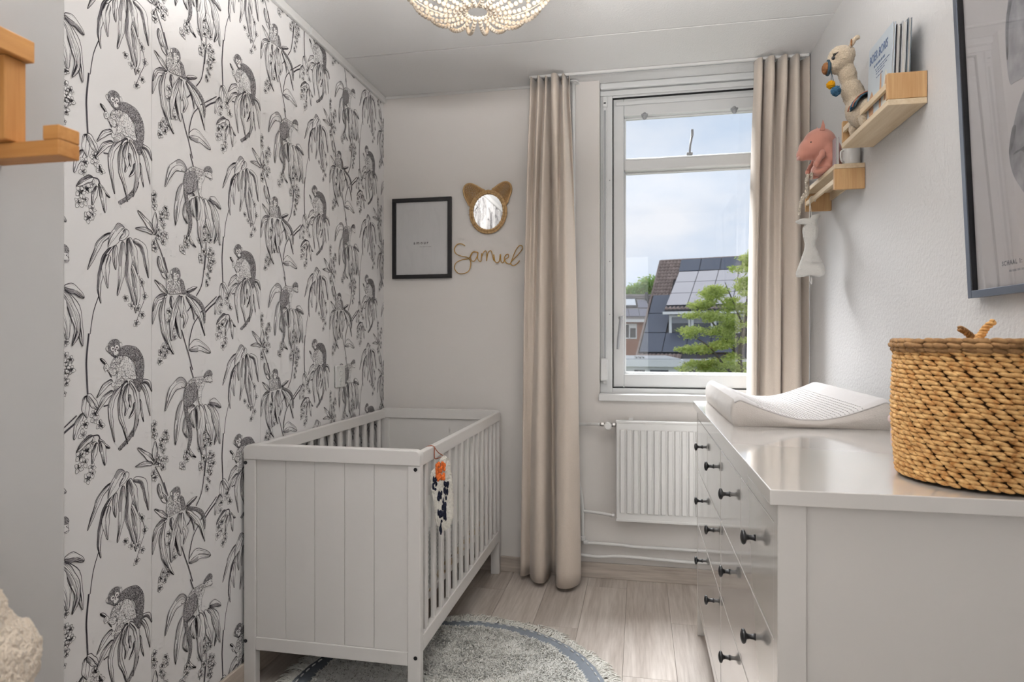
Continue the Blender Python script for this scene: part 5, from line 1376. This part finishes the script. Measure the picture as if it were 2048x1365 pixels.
MB().lathe([(.055, ZC - lz - .022), (.058, ZC - lz - .001)], 32, (LX, LY, lz)).build('ceiling_rose', M['white_sat'], la, smooth=False)
MB().tube([(LX, LY, ZC - .02), (LX, LY, lz + .235)], .0035, 8).build('cord', M['white_sat'], la)
sck = MB().lathe([(.018, .175), (.019, .235), (.010, .245)], 20, (LX, LY, lz)).build('bulb_socket', M['white_sat'], la, smooth=True)
M['bulb'] = mat('warm_bulb_glass', (1, .85, .6), .3, .4, emit=((1.0, .66, .30), 3.5))
MB().lathe([(.001, .060), (.010, .063), (.015, .075), (.017, .100), (.017, .150), (.013, .175)], 20, (LX, LY, lz)).build('bulb', M['bulb'], la, smooth=True)
light('lamp_glow', 'POINT', (LX, LY, lz + .11), LAMP_E, (1.0, .64, .28), shadow_soft_size=.03)

# ================================================================ wooden peg rack and fleece on the open door
rk = thing('door_rack', 'oiled oak peg rack fixed to the open door at the left edge', 'coat rack', (-.74, .50, 1.42))
O_ = M['oak']
O_y = wood('oiled_oak_rail', lin(205, 150, 88), lin(165, 108, 54), 'y', 0.5, 1.2, 0.0, 0.08)
O_z = wood('oiled_oak_post', lin(205, 150, 88), lin(165, 108, 54), 'z', 0.5, 1.2, 0.0, 0.08)
MB().box(-.7495, -.694, .02, .622, 1.541, 1.566).build('top_rail', O_y, rk, bevel=.0015)
MB().box(-.7495, -.700, .02, .06, 1.43, 1.5405).build('post', O_z, rk, bevel=.0015)
for ya_ in (.592, .33):
    MB().box(-.730, -.702, ya_, ya_ + .026, 1.4445, 1.5405).build('post', O_z, rk, bevel=.0015)
    pg_ = MB().box(-.7495, -.640, ya_ + .010, ya_ + .038, 1.426, 1.444).build('peg_arm', O_, rk, bevel=.0015)
    MB().box(-.662, -.640, ya_ + .010, ya_ + .038, 1.444, 1.4605).build('peg_lip', O_, pg_, bevel=.0015)
M['teddy'] = mat('cream_teddy_fleece', lin(226, 210, 190), 1.0, 0.05, sheen=.4, bump=(160, 1.0, .006))
gm = thing('fleece_garment', 'cream curly teddy-fleece garment hanging at the bottom left edge', 'garment', (-.70, .46, .70))
fuse('fleece', [((-.690, .430, .91), (.052, .155, .095)), ((-.688, .480, .862), (.052, .140, .080)), ((-.692, .450, .80), (.052, .15, .12)), ((-.698, .36, 1.02), (.045, .10, .15)), ((-.706, .34, 1.20), (.036, .06, .16)), ((-.71, .34, 1.34), (.02, .03, .05))], M['teddy'], gm, .005, .009, .008, 4)
MB().tube(spline([(-.705, .345, 1.385), (-.700, .352, 1.43), (-.695, .354, 1.4475), (-.688, .352, 1.43), (-.70, .345, 1.385)], 4), .003, 6).build('hanging_loop', M['ribbon_w'], gm, smooth=True)
# ================================================================ what the window looks onto
GZ = -2.9
M['grass'] = mat('garden_ground', (0.10, 0.13, 0.06), 1.0, 0.05, vary=(.6, .4))
gd = MB().box(-60, 70, 4.2, 130, GZ - .2, GZ).build('ground', M['grass']); gd['kind'] = 'structure'
M['tile'] = mat('brown_roof_tile', lin(158, 140, 132), 0.8, 0.2, vary=(3, .35), obj_random=.15)
M['tile_d'] = mat('grey_roof_tile', lin(140, 134, 130), 0.8, 0.2, vary=(3, .25))
M['solar_d'] = mat('dark_solar_panel', lin(92, 98, 112), 0.25, 0.5)
M['solar_l'] = mat('solar_panel', lin(128, 126, 138), 0.12, 0.8)
M['brick'] = mat('orange_brick', lin(176, 122, 98), 0.9, 0.1, vary=(30, .2))
M['out_white'] = mat('outside_white_paint', lin(246, 246, 244), 0.5, 0.3)
M['out_dark'] = mat('dark_outside_pane', lin(78, 82, 86), 0.1, 0.6)
M['gut'] = mat('dark_gutter', lin(70, 70, 74), 0.5, 0.3)
HO = (1.488, 45.165, 6.58); HR = math.radians(-13.79)
ho = thing('roof_house', 'house with brown tiled roof, dark solar panels and a wide dormer', 'house', (HO[0], HO[1], GZ), HR)
h0 = HO[2] - GZ
TS = .962                                        # roof slope: drop per metre
# local: a along the ridge (x), b towards us (-y), height z
def RP(a, bb, up=0.0): 
    n = math.hypot(1, TS)
    return (a, -(bb + up * TS / n), h0 - TS * bb + up / n)
def slab(a0, a1, b0, b1, u0, u1):
    m = MB(); vs = [RP(a, bb, u) for u in (u0, u1) for a, bb in ((a0, b0), (a1, b0), (a1, b1), (a0, b1))]
    m.add(vs, [(0, 1, 2, 3), (4, 7, 6, 5), (0, 4, 5, 1), (1, 5, 6, 2), (2, 6, 7, 3), (3, 7, 4, 0)]); return m
A1 = 15.0; BE = 6.95
slab(0, A1, 0, BE, -.12, -.02).build('roof_deck', M['gut'], ho, local=True)
m = MB(); vs = [(0, 0, h0), (A1, 0, h0), (A1, 6.5, h0 - TS * 6.5), (0, 6.5, h0 - TS * 6.5)]
m.add(vs, [(0, 1, 2, 3)]).build('rear_roof', M['tile_d'], ho, local=True)
m = MB(); m.prism([(-6.9, 0), (6.5, 0), (6.5, h0 - TS * 6.5), (0, h0 - .1), (-6.9, h0 - TS * 6.9 - .1)], lambda y, z: (.12, y, z), lambda y, z: (A1 - .12, y, z))
m.build('wall', M['brick'], ho, local=True)
# roof tiles, row by row: each tile is a part, one shared mesh
tw, trow = .235, .245
tm = MB()
def tl(u, v): return RP_tile(u, v)
n_ = math.hypot(1, TS)
seg_ = 6
vs = []
for j, (bb, up) in enumerate(((0, .012), (trow * 1.12, .055))):
    for i in range(seg_ + 1):
        x_ = tw * i / seg_; wv = .032 * math.sin(2 * PI * i / seg_ + .6)
        vs.append((x_, -(bb + (up + wv) * TS / n_), -TS * bb + (up + wv) / n_))
for i in range(seg_ + 1):
    q_ = vs[seg_ + 1 + i]; vs.append((q_[0], q_[1] + .03, q_[2] - .05))
fs = [(i, i + 1, seg_ + 2 + i, seg_ + 1 + i) for i in range(seg_)] + [(seg_ + 1 + i, seg_ + 2 + i, 2 * seg_ + 3 + i, 2 * seg_ + 2 + i) for i in range(seg_)]
tm.add(vs, fs); tmesh = tm.mesh('roof_tile'); tmesh.materials.append(M['tile'])
bands = [(0.0, 1.40, 0.02, 1.0), (0.0, 1.40, 1.0, 2.66), (0.0, 2.6, 6.5, 6.9)]
for a0, a1, b0, b1 in bands:
    bb = b0
    while bb < b1 - .05:
        a = a0
        lim = a1 if b0 > 3 else (1.36 - .12 * bb)
        while a < lim - .02:
            piece('roof_tile', tmesh, ho, (a, -bb, h0 - TS * bb)); a += tw
        bb += trow
cm = MB()
a = 0
rt = MB(); 
for i in range(9): rt.lathe([(.10, 0), (.085, .30)], 8, (0, 0, 0), 'x'); break
rtm = rt.mesh('ridge_tile'); rtm.materials.append(M['tile'])
for i in range(int(A1 / .29)): piece('ridge_tile', rtm, ho, (i * .29, 0, h0))
# dark panels on the lower left slope and along the ridge; three per column
for a0, a1, b0, b1 in ((.10, 1.40, 2.70, 3.95), (.10, 1.40, 3.99, 5.23), (.10, 1.40, 5.27, 6.44), (1.44, 2.75, 5.27, 6.44), (2.79, 4.1, 5.27, 6.44), (4.14, 5.4, 5.27, 6.44),
                       (1.40, 2.70, .04, .94), (2.74, 4.0, .04, .94), (4.04, 5.3, .04, .94), (5.34, 6.6, .04, .94)):
    o = slab(a0, a1, b0, b1, .05, .09).build('solar_panel', M['solar_d'], ho, local=True)
# dormer: shallower roof carrying pale panels, a row of tiles, then the glazed front
def DP(a, t, up=0.0):        # t 0..1 from the main roof to the eave
    b0, z0, b1, z1 = .96, -.93, 5.75, -3.64
    sl = (z1 - z0) / (b1 - b0); k = math.hypot(1, sl)
    bb = b0 + (b1 - b0) * t
    return (a, -(bb - up * sl / k), h0 + z0 + (z1 - z0) * t + up / k)
def dslab(a0, a1, t0, t1, u0, u1):
    m = MB(); vs = [DP(a, t, u) for u in (u0, u1) for a, t in ((a0, t0), (a1, t0), (a1, t1), (a0, t1))]
    return m.add(vs, [(0, 1, 2, 3), (4, 7, 6, 5), (0, 4, 5, 1), (1, 5, 6, 2), (2, 6, 7, 3), (3, 7, 4, 0)])
DA0, DA1 = 1.42, 11.5
dslab(DA0, DA1, 0, 1, -.16, -.01).build('dormer_roof', M['gut'], ho, local=True)
for ci in range(7):
    for ri in range(3):
        dslab(DA0 + .02 + ci * 1.27, DA0 + ci * 1.27 + 1.25, .01 + ri * .30, .30 + ri * .30, .03, .07).build('solar_panel', M['solar_l'], ho, local=True)
for i in range(42):
    a = DA0 + i * tw
    o = piece('roof_tile', tmesh, ho, DP(a, .918, -.02)); o.rotation_euler = (-.27, 0, 0); o.scale = (1, 1, 1)
m = MB(); zz = h0 - 3.80
MB().box(DA0 - .1, DA1, -5.80, -5.68, zz - .10, zz + .06).build('gutter', M['out_white'], ho, local=True)
MB().box(DA0 + .1, DA1 - .2, -5.68, -5.0, zz - .02, zz + .04).build('soffit', M['gut'], ho, local=True)
MB().box(DA0 + .12, DA1, -5.10, -3.0, h0 - 5.45, zz).build('dormer_cheek', mat('dark_slate_cheek', lin(86, 88, 94), .7, .2), ho, local=True)
for i in range(4):
    x0_ = DA0 + .16 + i * 1.3
    f = MB(); f.box(x0_, x0_ + .16, -5.20, -5.08, h0 - 5.40, zz - .12); f.box(x0_ + 1.14, x0_ + 1.26, -5.20, -5.08, h0 - 5.40, zz - .12); f.box(x0_ + .16, x0_ + 1.14, -5.20, -5.08, zz - .26, zz - .12); f.box(x0_ + .16, x0_ + 1.14, -5.20, -5.08, h0 - 5.40, h0 - 5.24)
    w_ = f.build('window', M['out_white'], ho, local=True)
    p_ = MB().box(x0_ + .16, x0_ + 1.14, -5.13, -5.11, h0 - 5.24, zz - .26).build('pane', M['out_dark'], w_, local=True)
    MB().box(x0_ + .16, x0_ + 1.14, -5.15, -5.13, zz - .62, zz - .26).build('blind', M['steel_grey'], w_, local=True)
# gable edge tiles
for i in range(int(BE / .33)):
    o = MB(); o = slab(-.09, .02, i * .33, i * .33 + .34, .0, .09 + .012 * (i % 2)); o.build('verge_tile', M['tile'], ho, local=True)

# brick neighbour further back
def c2r(x, z): c_, s_ = math.cos(.1970), math.sin(.1970); return (c_ * x - s_ * z, s_ * x + c_ * z)
bh = thing('brick_house', 'orange brick house with grey tiled roof and skylight behind on the left', 'house', (-1.2, 57.0, GZ), math.radians(11.3))
eav = 2.9 - GZ; rid = 5.30 - GZ
MB().box(-6, 4.2, 0, 7, 0, eav).build('wall', M['brick'], bh, local=True)
m = MB(); m.prism([(-.35, eav - .05), (2.1, rid), (7.2, eav - .05)], lambda y, z: (-6.2, y, z), lambda y, z: (4.3, y, z)); m.build('roof', M['tile_d'], bh, local=True)
for i in range(11):     # courses of tiles
    y0_ = -.33 + i * .22; z0_ = eav - .05 + (rid - eav + .05) * i * .22 / 2.45
    MB().box(-6.2, 4.3, y0_ - .03, y0_ + .2, z0_ + .005, z0_ + .06).build('tile_course', M['tile_d'], bh, local=True)
MB().box(-6.2, 4.3, -.50, -.36, eav - .22, eav + .02).build('fascia', M['out_white'], bh, local=True)
def sloped(x0, x1, t0, t1, name, mm, lift=.10):
    f_ = lambda x, t, u: (x, -.35 + 2.45 * t - u * .7, eav - .05 + (rid - eav + .05) * t + u * .7)
    m = MB(); vs = [f_(x, t, u) for u in (.02, lift) for x, t in ((x0, t0), (x1, t0), (x1, t1), (x0, t1))]
    return m.add(vs, [(0, 3, 2, 1), (4, 5, 6, 7), (0, 1, 5, 4), (1, 2, 6, 5), (2, 3, 7, 6), (3, 0, 4, 7)]).build(name, mm, bh, local=True)
for k in range(4): sloped(-.55 + k * .92, .33 + k * .92, .12, .40, 'solar_panel', M['solar_l'])
sloped(1.30, 2.18, .44, .74, 'solar_panel', M['solar_l'])
sk_ = sloped(.08, 1.20, .46, .82, 'skylight', M['gut'], .14)
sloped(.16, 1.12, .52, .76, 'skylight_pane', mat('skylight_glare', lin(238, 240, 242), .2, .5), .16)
f = MB(); X0, X1, Z0_, Z1_ = -.10, 1.02, 1.22 - GZ, 2.55 - GZ
f.box(X0, X1, -.06, .05, Z1_ - .09, Z1_); f.box(X0, X1, -.06, .05, Z0_, Z0_ + .09); f.box(X0, X0 + .09, -.06, .05, Z0_ + .09, Z1_ - .09); f.box(X1 - .09, X1, -.06, .05, Z0_ + .09, Z1_ - .09); f.box(.33, .43, -.06, .05, Z0_ + .09, Z1_ - .09)
w_ = f.build('window', M['out_white'], bh, local=True)
MB().box(X0 + .09, .33, -.02, .0, Z0_ + .09, Z1_ - .09).build('pane', M['out_dark'], w_, local=True)
MB().box(.43, X1 - .09, -.02, .0, Z0_ + .09, Z1_ - .09).build('pane', M['out_dark'], w_, local=True)
MB().box(.43, X1 - .09, -.04, -.02, Z1_ - .40, Z1_ - .09).build('blind', M['out_white'], w_, local=True)
MB().box(2.05, 2.30, 1.3, 1.55, rid - 1.2, rid + .12).build('chimney', M['gut'], bh, local=True)

# flat-roofed white annexe in front
an = thing('annexe', 'low white flat-roofed annexe in front of the tiled house', 'house', (.5, 26.6, GZ), math.radians(4))
tp = .37 - GZ
MB().box(-6, 1.15, 0, 5, 0, tp - .28).build('wall', M['out_white'], an, local=True)
MB().box(-6.2, 1.25, -.25, 5.2, tp - .28, tp).build('roof_edge', M['out_white'], an, local=True)
MB().box(-6.1, 1.15, -.15, 5.1, tp, tp + .04).build('roof_felt', mat('roof_felt', lin(176, 178, 180), .9, .1), an, local=True)
MB().box(1.15, 8, .3, 5, 0, tp - .35).build('wall', M['gut'], an, local=True)
MB().box(1.25, 8, .05, 5, tp - .35, tp - .12).build('roof_edge', mat('annexe_lead', lin(150, 152, 152), .6, .2), an, local=True)
for x0_, x1_ in ((-.75, -.22), (-.12, .72), (-1.75, -1.2)):
    f = MB(); f.box(x0_, x1_, -.05, .02, tp - .78, tp - .36); w_ = f.build('window', M['out_white'], an, local=True)
    MB().box(x0_ + .05, x1_ - .05, -.07, -.05, tp - .73, tp - .42).build('pane', M['out_dark'], w_, local=True)
b = MB()
for k in range(3): b.box(-.62 + k * .14, -.57 + k * .14, .0, 1.2, tp + .05, tp + .10)
b.build('roof_lights', M['out_dark'], an, local=True)

# ---------------------------------------------------------------- trees
def leaf_cloud(name, par, blobs, n, size, m, seed, flat=.35):
    r_ = random.Random(seed); b = MB(); vs, fs = b.v, b.f
    tot = sum(q[1][0] * q[1][1] * q[1][2] for q in blobs)
    for c, rad in blobs:
        k = int(n * rad[0] * rad[1] * rad[2] / tot)
        for _ in range(k):
            while True:
                p = Vector((r_.uniform(-1, 1), r_.uniform(-1, 1), r_.uniform(-1, 1)))
                if p.length <= 1: break
            p = p * (.55 + .75 * r_.random())
            q = Vector((c[0] + p.x * rad[0], c[1] + p.y * rad[1], c[2] + p.z * rad[2]))
            nrm = Vector((r_.gauss(0, flat + .2), r_.gauss(0, flat + .2), 1)).normalized(); u = nrm.orthogonal().normalized(); a = r_.uniform(0, 6.3)
            w = nrm.cross(u); u, w = u * math.cos(a) + w * math.sin(a), w * math.cos(a) - u * math.sin(a)
            s_ = size * r_.uniform(.6, 1.3); i0 = len(vs)
            vs.extend([tuple(q - u * s_), tuple(q + w * s_ * .42), tuple(q + u * s_), tuple(q - w * s_ * .42)]); fs.append((i0, i0 + 1, i0 + 2, i0 + 3)); b.m.append(r_.choice((0, 0, 1)) if isinstance(m, list) else 0)
    o = b.build(name, m, par, local=True, fix=False); o['kind'] = 'stuff'; return o
def leafm(name, c):
    m = mat(name, c, .6, .25, vary=(2.5, .25))
    N_, L_ = m.node_tree.nodes, m.node_tree.links; p = N_['Principled BSDF']; t = N_.new('ShaderNodeBsdfTranslucent'); t.inputs['Color'].default_value = (c[0] * 1.2, c[1] * 1.2, c[2] * .8, 1)
    mx = N_.new('ShaderNodeMixShader'); mx.inputs[0].default_value = .45; L_.new(p.outputs[0], mx.inputs[1]); L_.new(t.outputs[0], mx.inputs[2]); L_.new(mx.outputs[0], N_['Material Output'].inputs['Surface']); return m
M['leaf1'] = leafm('maple_leaf', lin(210, 220, 146)); M['leaf2'] = leafm('maple_leaf_dark', lin(178, 194, 120))
M['leaf3'] = leafm('far_leaf', lin(156, 190, 122)); M['bark'] = mat('grey_bark', lin(96, 92, 84), .9, .1)
te = thing('garden_tree', 'feathery light green garden tree filling the right of the window view', 'tree', (3.0, 17.6, GZ))
tb = lambda x, z, y=0: (x - 3.0, y, z - GZ)
b = MB()
def limb(pts, r0, r1): p = spline(pts, 6); b.tube(p, [r0 + (r1 - r0) * i / (len(p) - 1) for i in range(len(p))], 7)
limb([tb(2.9, GZ), tb(2.85, -1.2), tb(2.7, .0), tb(2.6, .8), tb(2.75, 1.8), tb(2.85, 2.9), tb(2.9, 3.5)], .09, .015)
limb([tb(2.7, .0), tb(2.2, .5, -.2), tb(1.8, 1.0, -.3), tb(1.3, 1.35, -.3)], .045, .010)
limb([tb(2.62, .7), tb(2.2, 1.3, .2), tb(1.9, 1.7, .3), tb(1.5, 2.1, .2)], .04, .010)
limb([tb(2.65, 1.0), tb(2.9, 1.6, .3), tb(3.2, 2.2, .2)], .04, .010)
limb([tb(2.8, -.4), tb(2.3, .0, -.3), tb(1.9, .3, -.4)], .035, .01)
limb([tb(2.7, 1.5), tb(2.4, 2.2, -.2), tb(2.2, 2.7, -.2)], .03, .008)
b.build('trunk', M['bark'], te, local=True, smooth=True)
rt_ = random.Random(31); bl_ = []
for x, z, sx, sz in ((1.35, 1.42, .5, .10), (1.75, 1.78, .5, .12), (1.72, 2.12, .38, .10), (1.5, .95, .5, .12), (1.6, .5, .5, .12), (2.0, 2.45, .3, .12), (2.35, 2.2, .5, .22), (2.45, 1.6, .5, .25), (2.3, 1.1, .6, .2), (2.4, .6, .6, .2), (2.75, 2.75, .3, .28), (2.88, 3.3, .12, .2), (3.1, 2.0, .6, .35), (3.2, 1.2, .6, .35), (2.1, .2, .5, .15), (3.0, .3, .7, .3)):
    for k in range(11):   # sprays of leaves scattered along each bough
        q = (x + rt_.gauss(0, sx * .45), z + rt_.gauss(0, sz * .6))
        r0 = rt_.uniform(.10, .24); bl_.append((tb(q[0], q[1], rt_.uniform(-.5, .5)), (r0 * 1.3, r0 * 1.2, r0 * rt_.uniform(.35, .65))))
leaf_cloud('foliage', te, bl_, 26000, .042, [M['leaf1'], M['leaf2']], 2, .6)
sh = thing('flowering_shrub', 'pale yellow-green shrub just above the window bottom', 'shrub', (2.15, 12.2, GZ))
leaf_cloud('foliage', sh, [((-.35, 0, 3.30), (.35, .3, .16)), ((.15, 0, 3.42), (.42, .3, .20)), ((-.02, 0, 2.6), (.8, .6, .75)), ((-.62, 0, 3.1), (.25, .3, .18)), ((.45, 0, 3.45), (.25, .25, .2))], 6000, .035, leafm('pale_leaf', lin(206, 212, 138)), 5)
MB().tube([(0, 0, 0), (.03, 0, 1.2), (0, 0, 2.7)], [.05, .04, .02], 7).build('stem', M['bark'], sh, local=True)
ft = thing('far_tree', 'round green tree far behind the brick house', 'tree', (.3, 76.5, GZ))
leaf_cloud('foliage', ft, [((1.1, 0, 10.2), (1.6, 1.4, 1.2)), ((-.9, 0, 9.4), (1.5, 1.3, 1.1)), ((.2, 0, 9.0), (2.4, 1.6, 1.0)), ((2.2, 0, 9.6), (.9, .9, 1.2))], 9000, .20, [M['leaf3'], M['leaf2']], 8, 1.0)
MB().tube([(0, 0, 0), (.1, 0, 5), (.3, 0, 9)], [.3, .25, .1], 8).build('trunk', M['bark'], ft, local=True)
